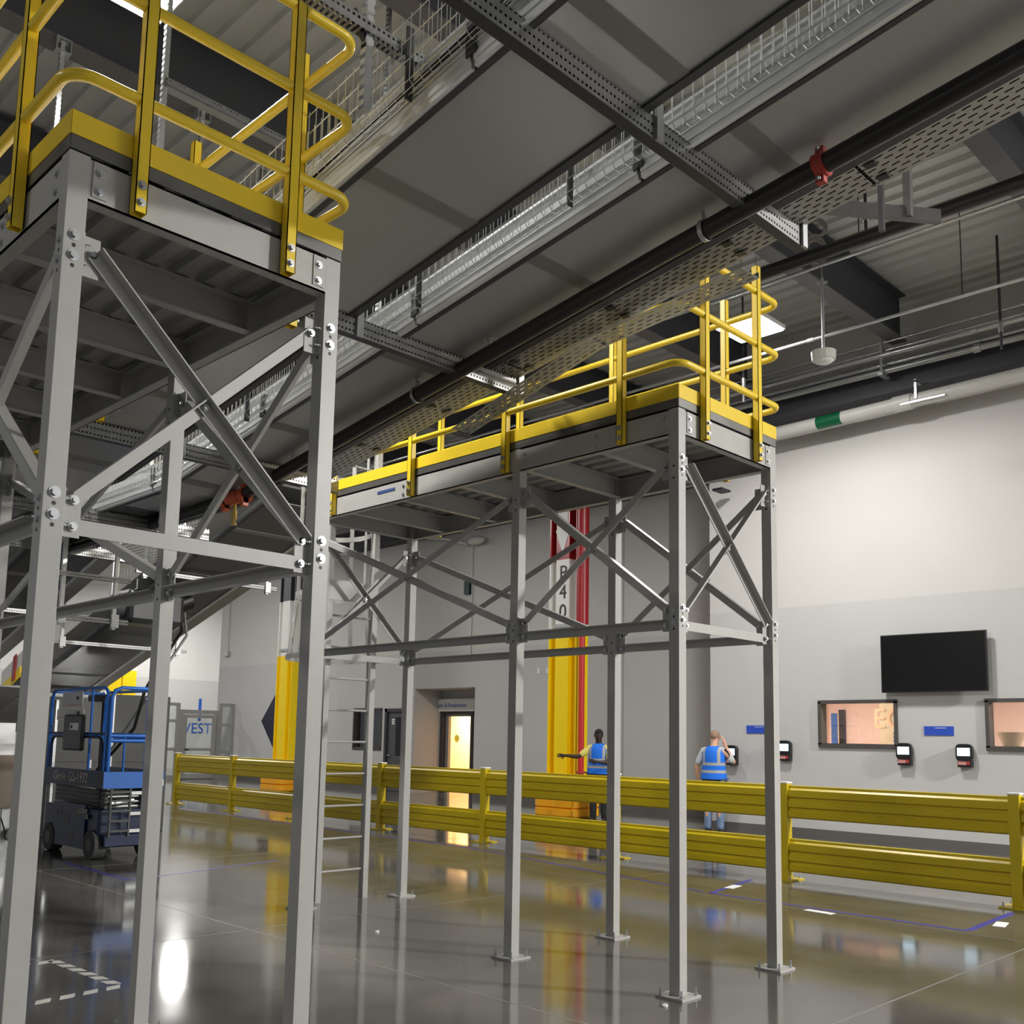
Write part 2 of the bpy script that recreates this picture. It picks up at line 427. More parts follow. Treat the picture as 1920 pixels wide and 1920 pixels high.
# recessed entry: side cheeks, soffit and back with doorway
b.box(BX+0.15, 19.45, 21.92, 22.0, 0, 3.0); b.box(BX+0.15, 19.45, 19.35, 19.43, 0, 3.0); b.box(BX+0.15, 19.45, 19.35, 22.0, 2.915, 3.0)
wall_boxes(b, 19.35, 19.5, 19.43, 21.92, 0, 2.915, [(20.55, 21.90, 0, 2.3)])
struct(b.build('wall_back', m_wall))
struct(MB().box(6, 32, 42, 42.2, 0, H_DECK).build('wall_far', wall_mat('wall_white_grey', (0.80, 0.795, 0.78), (0.66, 0.66, 0.65), 3.93)))
struct(MB().box(23.9, 24.05, 33, 42, 0, H_DECK).build('wall_far_right', m_wall))
struct(MB().box(WX-0.015, WX, -14, 10.34, 0, 0.16).build('baseboard_right', mat('rubber_base_grey', (0.12, 0.115, 0.11), 0.5)))
b = MB(); b.box(BX-0.015, BX, 10.34, 19.43, 0, 0.16); b.box(BX-0.015, BX, 23.3, 33, 0, 0.16)
struct(b.build('baseboard_back', MAT['rubber_base_grey']))
# vertical control joints in the far wall of the bay
struct(MB().box(BX-0.004, BX, 14.42, 14.44, 0.16, 7).build('trim_1', mat('joint_sealant', (0.33, 0.32, 0.31), 0.7)))
# office behind the right wall
b = MB(); b.box(19.2, 19.3, 2.5, 9.9, 0, 2.9); b.box(WX+0.15, 19.3, 2.4, 2.5, 0, 2.9); b.box(WX+0.15, 19.3, 9.8, 9.9, 0, 2.9); b.box(WX+0.15, 19.3, 2.4, 9.9, 2.8, 2.9)
struct(b.build('wall_office', m_warm))
b = MB().box(17.6, 17.7, 6.6, 8.0, 0, 2.8); struct(b.build('wall_office_pier', mat('office_pier_cream', (0.72, 0.62, 0.42), 0.7)))
def area(name, loc, sx, sy, watts, col=(1, 0.96, 0.9), parent=None, rot=None):
    d = bpy.data.lights.new(name, 'AREA'); d.shape = 'RECTANGLE'; d.size = sx; d.size_y = sy; d.energy = watts; d.color = col
    o = bpy.data.objects.new(name, d); COL.objects.link(o); place(o, loc, parent)
    if rot: o.rotation_euler = rot
    return o
def ceiling_panel(loc, label, watts, col, sx=1.2, sy=0.6):
    t = thing('ceiling_light', label, 'light', loc)
    x, y, z = loc
    MB().box(x-sx/2-.03, x+sx/2+.03, y-sy/2-.03, y+sy/2+.03, z+0.0, z+.05).build('housing', m_whitep, t)
    area('lamp', (x, y, z-0.01), sx, sy, watts, col, t)
ceiling_panel((17.3, 5.2, 2.74), 'flat panel light on the office ceiling behind the right-hand window', OFFICE_WATTS, (1, .84, .74))
ceiling_panel((16.9, 9.1, 2.74), 'flat panel light on the office ceiling behind the window under the screen', OFFICE_WATTS, (1, .84, .74))

# windows
def window(n, y0, y1, z0, z1, fx=WX):
    b = MB(); t = 0.055
    for (ya, yb, za, zb) in ((y0-.04, y1+.04, z1-t+.03, z1+.03), (y0-.04, y1+.04, z0-.045, z0+t-.03), (y0-.04, y0+t-.04, z0, z1), (y1-t+.04, y1+.04, z0, z1)):
        b.box(fx-0.03, fx+0.17, ya, yb, za, zb)
    f = struct(b.build('window_%d' % n, m_frame))
    MB().box(fx+0.09, fx+0.10, y0, y1, z0, z1).build('pane', glass(), f)
    return f
window(1, 6.88, 8.16, 1.56, 2.27)
window(2, 4.0, 5.46, 1.56, 2.26)
f = window(3, 23.42, 24.72, 1.2, 2.36, BX)
struct(MB().box(BX+.25, BX+.28, 23.3, 24.9, 1.0, 2.6).build('trim_2', m_tv))
# doors
b = MB(); b.box(BX-.03, BX+.12, 22.05, 22.15, 0, 2.37); b.box(BX-.03, BX+.12, 23.13, 23.23, 0, 2.37); b.box(BX-.03, BX+.12, 22.05, 23.23, 2.27, 2.37)
d1 = struct(b.build('door_1', m_door))
MB().box(BX+.03, BX+.08, 22.15, 23.13, 0.01, 2.27).build('door_leaf', mat('door_leaf_grey', (0.085, 0.085, 0.095), 0.4), d1)
MB().box(BX+.015, BX+.03, 22.2, 22.75, 1.02, 2.12).build('vision_pane', m_glassd, d1)
MB().tube([(BX+.02, 23.05, 1.02), (BX-.04, 23.05, 1.02), (BX-.04, 22.92, 1.02)], 0.012).build('door_handle', m_zinc, d1)
b = MB()
for z in (1.93, 1.99, 2.05): b.box(BX+.02, BX+.029, 22.82, 22.94, z-.022, z+.022)
b.build('notice', m_paper, d1)
b = MB(); b.box(19.28, 19.5, 20.55, 20.63, 0, 2.3); b.box(19.28, 19.5, 21.80, 21.915, 0, 2.3); b.box(19.28, 19.5, 20.63, 21.80, 2.24, 2.3)
d2 = struct(b.build('door_2', m_door))
b = MB(); b.box(19.4, 19.5, 20.63, 21.80, 2.17, 2.24); b.box(19.4, 19.5, 21.68, 21.80, 0, 2.17); b.build('inner_frame', m_storeg, d2)
# corridor behind the open doorway
b = MB(); b.box(21.0, 21.1, 19.3, 24.8, 0, 2.8); b.box(19.5, 21.1, 18.9, 19.3, 0, 2.8); b.box(19.5, 21.1, 19.2, 24.8, 2.8, 2.9)
b.box(19.5, 21.1, 24.8, 24.9, 0, 2.8); b.box(19.5, 19.6, 22.0, 24.8, 0, 2.8)
struct(b.build('wall_corridor', m_cream))
struct(MB().box(20.92, 21.0, 23.46, 23.85, 0, 2.3).build('trim_3', mat('corridor_trim_tan', (0.55, 0.42, 0.27), 0.6)))
ceiling_panel((20.25, 22.0, 2.74), 'flat panel light on the corridor ceiling inside the open doorway', 170, (1, .88, .68), 0.8, 0.8)
o = MB().cyl((20.99, 23.05, 1.55), (20.98, 23.05, 1.55), 0.105, 24).build('wall_decal', mat('olive_decal', (0.12, 0.12, 0.01), 0.5)); tag(o, 'small round olive decal on the cream wall seen through the open doorway', 'decal')
o = MB().box(19.20, 19.25, 20.41, 21.915, 2.31, 2.67).build('breakroom_sign', m_whitep); tag(o, 'white sign panel above the lit doorway reading Lockers & Breakroom in blue', 'sign')
text('lettering', 'Lockers & Breakroom', 0.165, (19.195, 21.47, 2.48), (0, -1, 0), (0, 0, 1), m_inkb, o, 0.002)

# roof beams along x
def ibeam_x(name, y, x0, x1, label, grp='roof beams crossing the hall', z=H_BEAM):
    t = thing(name, label, 'beam', ((x0+x1)/2, y, z), grp)
    MB().box(x0, x1, y-.015+.0, y+.015, z+.02, H_DECK-.02).build('web', m_girder, t)
    MB().box(x0, x1, y-.125, y+.125, z, z+.02).build('bottom_flange', m_purlin, t)
    MB().box(x0, x1, y-.125, y+.125, H_DECK-.02, H_DECK).build('top_flange', m_girder, t)
    return t
for y, lab in ((6.46, 'charcoal roof beam passing behind the hanging sensor and coiled cable'), (3.53, 'charcoal roof beam cutting across the top right corner of the picture'),
               (9.27, 'charcoal roof beam above the near platform railing, carrying beam clamps'), (12.2, 'charcoal roof beam glimpsed behind the light over the far platform'),
               (15.4, 'charcoal roof beam far down the hall beyond the far platform, nearer one'), (18.6, 'charcoal roof beam far down the hall above the brown and white pipework')):
    ibeam_x('roof_beam', y, -14, 15.3 if y < 10.3 else 17.7, lab)
# dark girder along the right wall
o = MB().box(15.35, WX, -14, 10.34, 7.24, 7.75).build('wall_girder', m_girder); tag(o, 'long charcoal girder fixed along the top of the right-hand wall', 'beam')
o = MB().box(17.8, BX, 10.34, 33, 7.2, 7.75).build('wall_girder', m_girder); tag(o, 'long charcoal girder along the top of the recessed back wall', 'beam')

# ================================================================== HIGH BAY LIGHTS
def high_bay(x, y, z, watts, label):
    t = thing('high_bay_light', label, 'light', (x, y, z), 'high bay lights')
    MB().box(x-.38, x+.38, y-.38, y+.38, z+.02, z+.09).build('housing', m_whitep, t, bevel=.01)
    b = MB()
    b.box(x-.35, x+.35, y-.35, y+.35, z+.0, z+.02)
    for i in (-1, 1):
        for j in (-1, 1): b.cyl((x+i*.18, y+j*.18, z+.01), (x+i*.18, y+j*.18, z-.03), .15, 20, .11)
    b.build('diffuser', mat('led_diffuser', (1, 1, 1), 0.5, emit=(1, 0.98, 0.95), es=30), t)
    b = MB()
    for i in (-1, 1): b.tube([(x+i*.2, y, z+.09), (x+i*.2, y, H_DECK)], 0.006, 6)
    b.build('hanging_wire', m_galv, t)
    area('lamp', (x, y, z-.05), .66, .66, watts, (1, 0.98, 0.945), t)
    return t
names = ['bright square high bay light glaring above the far platform railing', 'square high bay light above the near platform, glow at the top left edge',
         'square high bay light beyond the left edge of the picture', 'square high bay light over the right side behind the viewer',
         'square high bay light down the hall beyond the far platform', 'square high bay light near the yellow column far left',
         'square high bay light in the far bay over the west door', 'square high bay light over the conveyors far left',
         'square high bay light over the far end of the hall']
for (x, y, z, wt), lab in zip(HIGH_BAYS, names): high_bay(x, y, z, wt, lab)

# ================================================================== WORK PLATFORMS
LEG = 0.078
def platform(name, label, x0, x1, rows, yend, skip_end=False, text_tag=False):
    """x0..x1, y rows: outer faces; deck from rows[0] to yend"""
    y0 = rows[0]; t = thing(name, label, 'work platform', ((x0+x1)/2, (y0+yend)/2, 0), 'steel work platforms beside the conveyors')
    lx = (x0+LEG/2, x1-LEG/2)
    ly = [y0+LEG/2] + rows[1:-1] + [yend-LEG/2]
    # legs
    for ix, x in enumerate(lx):
        for iy, y in enumerate(ly):
            lb = MB().box(x-LEG/2, x+LEG/2, y-LEG/2, y+LEG/2, 0.012, 3.73).mark(1)
            for z in (3.40, 3.32, 2.41, 2.33):
                lb.cyl((x, y-LEG/2-.0006, z-.04), (x, y-LEG/2+.002, z-.04), .0085, 12); lb.cyl((x-LEG/2-.0006, y, z-.06), (x-LEG/2+.002, y, z-.06), .0085, 12)
            lg = lb.build('leg', [m_grey, m_ink], t, bevel=.004)
            MB().box(x-.10, x+.10, y-.10, y+.10, 0.0, 0.014).build('base_plate', m_grey, lg)
            for sx in (-1, 1):
                for sy in (-1, 1): bolt((x+sx*.078, y+sy*.078, .014), (0, 0, 1), lg, .012, .012, 'anchor_bolt', stud=.035)
            if x == lx[0] or iy == 0:
                for z in (3.40, 3.32, 2.41, 2.33):
                    if iy == 0: bolt((x, y-LEG/2, z), (0, -1, 0), lg)
                    if ix == 0: bolt((x-LEG/2, y, z-.02), (-1, 0, 0), lg, .012, .006)
    # edge channels, cross joists, deck
    CZ0, CZ1 = 3.555, 3.728
    def channel(p0, p1, inward, nm='edge_beam'):
        b = MB(); p0, p1, n = V(p0), V(p1), V(inward)
        zc = (CZ0+CZ1)/2
        b.bar(p0+n*.003+V((0, 0, zc)), p1+n*.003+V((0, 0, zc)), .006, CZ1-CZ0)
        for z in (CZ0+.004, CZ1-.004): b.bar(p0+n*.03+V((0, 0, z)), p1+n*.03+V((0, 0, z)), .06, .008)
        return b.build(nm, m_grey, t)
    c1 = channel((x0+LEG, y0, 0), (x1-LEG, y0, 0), (0, 1, 0))
    c2 = channel((x0+LEG, yend, 0), (x1-LEG, yend, 0), (0, -1, 0))
    segs = [y0+LEG] + sum([[r-LEG/2, r+LEG/2] for r in rows[1:-1]], []) + [yend-LEG]
    for a, c in zip(segs[::2], segs[1::2]):
        channel((x0, a, 0), (x0, c, 0), (1, 0, 0)); channel((x1, a, 0), (x1, c, 0), (-1, 0, 0))
    # connection clips with bolts beside each leg
    for xa in (x0+LEG+.012, x1-LEG-.07):
        c = MB().box(xa, xa+.058, y0-.005, y0, CZ0+.02, CZ1-.01).build('clip_plate', m_grey, t)
        for z in (3.60, 3.675): bolt((xa+.028, y0-.005, z), (0, -1, 0), c, .014, .008)
    for y in [y0+LEG+.04] + sum([[r-.09, r+.09] for r in rows[1:-1]], []) + [yend-LEG-.04] + [y0+.70, (rows[1]+rows[2])/2]:
        for z in (3.60, 3.675): bolt((x0, y, z), (-1, 0, 0), t, .013, .007)
    ys = []; y = y0+0.72
    while y < yend-.3: ys.append(y); y += 0.735
    for y in ys:
        b = MB(); b.box(x0+.06, x1-.06, y-.004, y+.004, 3.57, 3.725); b.box(x0+.06, x1-.06, y-.05, y+.004, 3.565, 3.572); b.box(x0+.06, x1-.06, y-.05, y+.004, 3.72, 3.727)
        b.build('joist', m_grey, t)
    # corrugated deck: ribs along y? they run along x in short flutes
    b = MB(); x = x0+.01; prof = []
    while x < x1-.15:
        prof += [(x, 0.0), (x+.07, 0.0), (x+.085, .032), (x+.135, .032)]; x += 0.15
    prof.append((x1-.01, 0))
    A = [b.bm.verts.new((px, y0+.01, 3.735+pz)) for px, pz in prof]; B = [b.bm.verts.new((px, yend-.01, 3.735+pz)) for px, pz in prof]
    for i in range(len(prof)-1): b.bm.faces.new((A[i], A[i+1], B[i+1], B[i]))
    b.box(x0+.01, x1-.01, y0+.01, yend-.01, 3.77, 3.79)
    b.build('deck', m_deckunder, t)
    b = MB()
    for (a, c) in (((x0, y0), (x1, y0)), ((x1, y0), (x1, yend)), ((x1, yend), (x0, yend)), ((x0, yend), (x0, y0))):
        d = (V((*c, 0))-V((*a, 0))).normalized(); nn = V((-d.y, d.x, 0))
        b.bar(V((*a, 3.764))+nn*.0, V((*c, 3.764))+nn*.0, .006, .056)
    b.build('deck_edge_trim', m_deckedge, t)
    # toe boards
    for (a, c) in (((x0-.003, y0-.003), (x1+.003, y0-.003)), ((x1+.003, y0-.003), (x1+.003, yend)), ((x0-.003, y0-.003), (x0-.003, yend))):
        MB().bar(V((*a, 3.84)), V((*c, 3.84)), .007, .095).build('toe_board', m_yel, t)
    # braces
    zt, zb, zh = 3.36, 2.40, 2.30
    def cross(pa, pb, out, horizontal=True, bot=False):
        pa, pb, o = V((*pa, 0)), V((*pb, 0)), V((*out, 0)); d = (pb-pa).normalized()
        a, c = pa+d*(LEG/2+.045), pb-d*(LEG/2+.045)
        up = (0, 0, 1)
        k1 = MB().angle(a+V((0, 0, zt))+o*.012, c+V((0, 0, zb))+o*.012, .05, .006, up).build('cross_brace', m_grey, t)
        k2 = MB().angle(a+V((0, 0, zb))-o*.004, c+V((0, 0, zt))-o*.004, .05, .006, up); k2.build('cross_brace', m_grey, t)
        MB().angle(a+V((0, 0, zh)), c+V((0, 0, zh)), .058, .006, up, -1).build('horizontal_strut', m_grey, t)
        for p, s in ((pa, 1), (pb, -1)):
            e = p+d*s*(LEG/2)
            for z0, z1 in ((3.27, 3.43), (2.26, 2.44)):
                g = MB(); zc = V((0, 0, (z0+z1)/2))
                g.bar(e+zc, e+d*s*.075+zc, .005, z1-z0)
                g.bar(e+d*s*.003-o*.03+zc, e+d*s*.003+o*.0301+zc, z1-z0, .005, (d.x, d.y, 0))
                g = g.build('gusset_plate', m_grey, t)
                for z in ((zt,) if z0 > 3 else (zb, zh)): bolt(e+d*s*.045+V((0, 0, z))+o*.012, o, g, .013, .010)
                for z in (z0+.04, z1-.04): bolt(e+d*s*.006+V((0, 0, z))+o*.02, d*s, g, .008, .006, stud=.02)
        bolt((pa+pb)/2+V((0, 0, (zt+zb)/2))+o*.02, o, k1, .012, .008)
    for i in range(len(ly)):
        if i in (0, len(ly)-1): cross((lx[0], ly[i]), (lx[1], ly[i]), (0, -1))
    for i in range(len(ly)-1):
        cross((lx[0], ly[i]), (lx[0], ly[i+1]), (-1, 0)); cross((lx[1], ly[i]), (lx[1], ly[i+1]), (-1, 0))
    # hand rails: posts outside the beam, three rails threaded round the corners
    PW = 0.05; po = PW/2+.006
    fx = [x0+.26, x1-.30]; sy = [y0+.45+1.12*i for i in range(int((yend-y0-.5)/1.12)+1)]
    def post(x, y, dx, dy):
        p = MB()
        for (xa, xb, ya, yb) in ((x-PW/2, x+PW/2, y-PW/2, y-PW/2+.004), (x-PW/2, x+PW/2, y+PW/2-.004, y+PW/2), (x-PW/2, x-PW/2+.004, y-PW/2, y+PW/2), (x+PW/2-.004, x+PW/2, y-PW/2, y+PW/2)):
            p.box(xa, xb, ya, yb, 3.56, 5.02)
        p = p.build('rail_post', m_yel, t)
        for z in (3.60, 3.67): bolt((x+dx*PW/2, y+dy*PW/2, z), (dx, dy, 0), p, .014, .012)
    for x in fx: post(x, y0-po, 0, -1)
    for y in sy:
        post(x0-po, y, -1, 0); post(x1+po, y, 1, 0)
    for z in (4.03, 4.435, 4.835):
        r = .024; off = po; c = .10
        def arc(cx, cy, a0, a1): return [(cx+c*math.cos(a0+(a1-a0)*k/6), cy+c*math.sin(a0+(a1-a0)*k/6), z) for k in range(7)]
        pts = [(x0-off, yend-.05, z), (x0-off, y0-off+c, z)] + arc(x0-off+c, y0-off+c, PI, 1.5*PI)[1:] + [(x1+off-c, y0-off, z)] + arc(x1+off-c, y0-off+c, 1.5*PI, 2*PI)[1:] + [(x1+off, yend-.05, z)]
        MB().tube(pts, r, 12).build('hand_rail', m_yel, t, smooth=True)
    return t
near = platform('work_platform', 'grey steel work platform with yellow railing, the near one filling the left of the picture', 1.305, 2.545, [3.68, 5.16, 7.85], 7.85)
far = platform('work_platform', 'grey steel work platform with yellow railing, the far one, with the caged ladder', 5.235, 6.465, [3.68, 5.16, 7.85], 7.85)
MB().box(5.2315, 5.2345, 6.62, 6.86, 3.655, 3.68).build('blue_tape_mark', mat('faded_blue_tape', (0.03, 0.07, 0.2), 0.5), far)

# caged ladder on the end of the far platform
t = thing('caged_ladder', 'grey fixed ladder with safety cage on the end of the far work platform', 'ladder', (5.82, 8.0, 0))
LX0, LX1, LY = 5.555, 6.10, 8.0
for x in (LX0, LX1): MB().box(x-.03, x+.03, LY-.035, LY+.035, 0, 4.95).build('side_rail', m_grey, t)
z = 0.275
while z < 4.9:
    MB().cyl((LX0, LY, z), (LX1, LY, z), .011, 8).build('rung', m_grey, t); z += 0.3048
cx = (LX0+LX1)/2
def hoop(z, r, wd=.05):
    b = MB(); n = 16; pts = []
    for k in range(n+1):
        a = -0.12*PI + (1.24*PI)*k/n
        pts.append(V((cx+r*math.cos(a), LY+.32+r*math.sin(a)*1.05, z)))
    for p, q in zip(pts, pts[1:]): b.bar(p, q, .006, wd)
    b.bar(pts[0], (LX1, LY, z), .006, wd); b.bar(pts[-1], (LX0, LY, z), .006, wd)
    b.build('cage_hoop', m_grey, t); return pts
for z, r in ((2.32, .43), (2.95, .36), (3.6, .35), (4.25, .35), (4.85, .35)): hoop(z, r)
for k in range(7):
    a = -0.05*PI + 1.1*PI*k/6
    def cp(r): return V((cx+r*math.cos(a), LY+.32+r*math.sin(a)*1.05, 0))
    b = MB(); tan = (-math.sin(a), math.cos(a), 0)
    b.bar(cp(.425)+V((0, 0, 2.30)), cp(.355)+V((0, 0, 2.97)), .045, .006, (math.cos(a), math.sin(a), 0)); b.bar(cp(.355)+V((0, 0, 2.97)), cp(.345)+V((0, 0, 4.88)), .045, .006, (math.cos(a), math.sin(a), 0))
    b.build('cage_strap', m_grey, t)
MB().box(LX0-.02, LX1+.02, LY-.04, LY-.03, 2.86, 3.06).build('ladder_notice_plate', m_grey, t)
b = MB()
for x in (LX0, LX1):
    for z in (2.3, 3.64): b.box(x-.02, x+.02, 7.85, LY-.03, z-.025, z+.025)
b.build('standoff_bracket', m_grey, t)

# ================================================================== CONVEYORS OVERHEAD
TS = 0.151; YK = 8.15
def zp(y, c=0.0):   # plane through the tops of the trapeze struts, level beyond YK
    return 4.50+c - TS*(min(y, YK)-2.67)
def sl(x0, x1, y0, y1, c0, c1, mb):   # sloping slab following the conveyor run
    cuts = [y0] + ([YK] if y0 < YK < y1 else []) + [y1]
    for a, d in zip(cuts, cuts[1:]):
        mb.hexa([(x, y, zp(y, c)) for x in (x0, x1) for y in (a, d) for c in (c0, c1)])
    return mb
Y0, Y1 = -0.6, 11.7
def conveyor(label, xa, xb, railx, x2):
    t = thing('conveyor', label, 'conveyor', ((xa+xb)/2, 4, zp(4)), 'overhead belt conveyors')
    sl(xa, xb, Y0, 9.1, 0.0, 0.012, MB()).build('bottom_pan', m_pan, t)
    sl(xa, xb, 9.1, Y1, 0.0, 0.012, MB()).build('dark_bottom_cover', m_black, t)
    y = 1.06
    while y < 9.1:
        sl(xa+.01, xb-.01, y-.05, y+.05, -.006, 0.001, MB()).build('joint_cover', m_joint, t); y += 1.37
    # dark bottom channels, ribbed aluminium side frame on the left, plain flange on the right
    sl(xa-.008, xa+.025, Y0, Y1, -.025, 0.03, MB()).build('bottom_channel', m_dark, t)
    sl(xb-.02, xb+.03, Y0, Y1, -.015, 0.05, MB()).build('bottom_channel', m_dark, t)
    b = MB(); y0 = Y0; first = True
    for i in range(9):
        y1 = min(y0+1.78, Y1)
        k = i % 2
        for j in range(7):
            c = -.02+j*.027
            sl(railx-.012-(.008 if j % 2 else 0), railx+.02, y0+.01, y1-.01, c, c+.027, b)
        sl(railx+.004, railx+.02, y0+.01, y1-.01, .169, .22, b)
        sl(railx-.015, railx+.02, y0+.01, y1-.01, .22, .235, b)
        y0 = y1
        if y0 >= Y1: break
    b.build('side_frame', m_alu, t)
    y0 = Y0+1.78
    while y0 < Y1-.5:
        sl(railx-.03, railx+.03, y0-.03, y0+.03, .03, .19, MB()).build('frame_splice', m_dark, t); y0 += 1.78
    sl(xb-.03, xb-.01, Y0, Y1, .02, .33, MB()).build('side_frame', m_galv, t)
    sl(xa+.03, xb-.04, Y0, Y1, .24, .27, MB()).build('belt', m_rubber, t)
    b = MB(); y = Y0+.2
    while y < Y1:
        b.cyl((xa+.03, y, zp(y, .2)), (xb-.04, y, zp(y, .2)), .024, 8); y += .35
    b.build('roller', m_galv, t)
    return t
conveyor('overhead conveyor with grey bottom pan, the left one next to the near platform', 2.72, 3.50, 2.70, 3.5)
conveyor('overhead conveyor with grey bottom pan, the right one above the black sprinkler pipe', 3.91, 4.67, 3.88, 4.7)

# wire basket trays clipped beside each side frame
def basket(label, x0, x1, c0, c1, y0, y1, pitch, cables=7):
    t = thing('wire_basket_tray', label, 'cable tray', ((x0+x1)/2, 4, zp(4)), 'wire basket cable trays')
    b = MB(); y = y0; r = .0028; k = 0
    while y < y1:
        jt = random.uniform(-.004, .004)
        pts = [(x0, y, zp(y, c1)), (x0, y, zp(y, c0+.03)), (x0+.03, y, zp(y, c0)), (x1-.03, y, zp(y, c0)), (x1, y, zp(y, c0+.03)), (x1, y, zp(y, c1+jt))]
        b.tube(pts, r, 4); y += pitch; k += 1
    zs = [c0+.03+(c1-.02-c0-.03)*q/3 for q in range(4)]
    for xx, cc in [(x0, c) for c in zs] + [(x1, c) for c in zs] + [(x0+.06+(x1-x0-.12)*q/2, c0) for q in range(3)]:
        pts = [(xx, y0, zp(y0, cc))] + ([(xx, YK, zp(YK, cc))] if y1 > YK else []) + [(xx, y1, zp(y1, cc))]
        b.tube(pts, r, 4)
    b.build('wire_mesh', m_wire, t)
    b = MB()
    for q in range(cables):
        xx = x0+.03+(x1-x0-.06)*random.random(); pts = []
        y = y0
        while y < y1:
            pts.append((xx+.01*math.sin(y*1.3+q), y, zp(y, c0+.012+.01*(q % 3)+.006*math.sin(y*2+q)))); y += .4
        b.tube(pts, .005, 5)
    if cables: b.build('cable', m_black, t)
    for y in (1.4, 3.35, 4.6, 6.6): MB().box(x0+.02, x0+.06, y, y+.01, zp(y, c0-.02), zp(y, c1-.02)).build('support_bracket', m_dark, t)
    return t
basket('wire basket cable tray hung beside the left overhead conveyor, open side toward the near railing', 2.612, 2.685, .07, .43, 0.2, 9.0, .062, 3)
basket('wire basket cable tray between the two overhead conveyors', 3.735, 3.83, .02, .305, -0.5, 11.6, .062, 0)

# perforated cable tray on the right
t = thing('perforated_cable_tray', 'long galvanised cable tray with slotted bottom, beside the black sprinkler pipe', 'cable tray', (4.87, 4, zp(4)))
def tray_seg(x0, x1, y0, z0, y1, z1, ht, par):
    d = V((0, y1-y0, z1-z0)); L = d.length; ang = math.atan2(d.z, d.y)
    b = MB(); b.box(-(x1-x0)/2, (x1-x0)/2, -L/2, L/2, -.001, .001)
    o = b.build('slotted_bottom', m_perfy, None, loc=(0, 0, 0)); o.rotation_euler = (ang, 0, 0)
    place(o, ((x0+x1)/2, (y0+y1)/2, (z0+z1)/2), par)
    b = MB()
    for x in ((x0, x1) if ht > .05 else (x1,)): b.bar((x, y0, z0+ht/2), (x, y1, z1+ht/2), .003, ht)
    b.build('tray_side', m_galv, par)
ya = -0.4
while ya < 7.3:
    yb = min(ya+2.6, 7.45); tray_seg(4.72, 4.99, ya+.01, zp(ya, .0), yb-.01, zp(yb, .0), .06, t); ya = yb
y = 0.4
while y < 7.4:
    for xx in (4.745, 4.9): MB().box(xx, xx+.05, y-.03, y+.03, zp(y, -.012), zp(y, -.003)).build('tray_clip', m_black, t)
    y += .87
sl(4.703, 4.718, -.4, 7.4, -.01, .09, MB()).build('edge_channel', m_dark, t)
b = MB()
for q in range(9): b.tube([(4.738+q*.029, -.4, zp(-.4, .022)), (4.738+q*.029, 7.3, zp(7.3, .022))], .0145, 6)
b.build('cable', m_black, t)
t = thing('perforated_cable_tray', 'short slotted cable tray dropping toward the far platform railing behind the strut end', 'cable tray', (4.95, 4.4, 4.1))
for (a, za), (c, zc) in (((2.95, 4.30), (4.08, 4.20)), ((4.12, 4.20), (5.45, 3.86))): tray_seg(4.83, 5.02, a, za, c, zc, .04, t)

# trapeze struts with uprights
def strut(label, y, x0, x1, zb, uprights=(), clips=()):
    t = thing('trapeze_strut', label, 'strut', ((x0+x1)/2, y, zb), 'perforated steel trapeze struts')
    for nm, dy in (('strut_side', -.031), ('strut_side', .031)):
        b = MB().box(x0, x1, y+dy-.001, y+dy+.001, zb, zb+.118)
        o = b.build(nm, m_perfx, t, loc=((x0+x1)/2, y+dy, zb+.0))
    b = MB()
    for z in (zb+.001, zb+.0585, zb+.116): b.box(x0, x1, y-.03, y+.03, z-.0015, z+.0015)
    b.build('strut_flange', m_dark, t)
    for (x, zt) in uprights:
        u = MB().box(x-.02, x+.02, y-.052, y-.034, zb+.0, zt); o = u.build('upright', m_perfzx, t, loc=(x, y-.043, zb))
    for x in clips:
        MB().box(x-.025, x+.025, y-.05, y-.033, zb-.005, zb+.19).build('clip_bracket', m_zinc, t)
    return t
strut('perforated double strut under both conveyors, nearest, ending right of the sprinkler pipe hanger', 2.68, 2.0, 5.03, 4.38, clips=(3.60, 4.99))
strut('perforated double strut under both conveyors, second, ending in front of the far platform railing', 4.95, 2.63, 5.05, 4.037, clips=(3.56, 5.01))
strut('perforated double strut under both conveyors, third, seen behind the near platform braces', 7.22, 2.63, 5.05, 3.69, clips=(3.56,))
strut('perforated double strut under the level run of the conveyors, fourth, behind the near platform', 9.5, 2.0, 5.05, 3.55)
strut('perforated double strut under the level run of the conveyors, fifth and farthest', 11.5, 2.0, 5.05, 3.55)
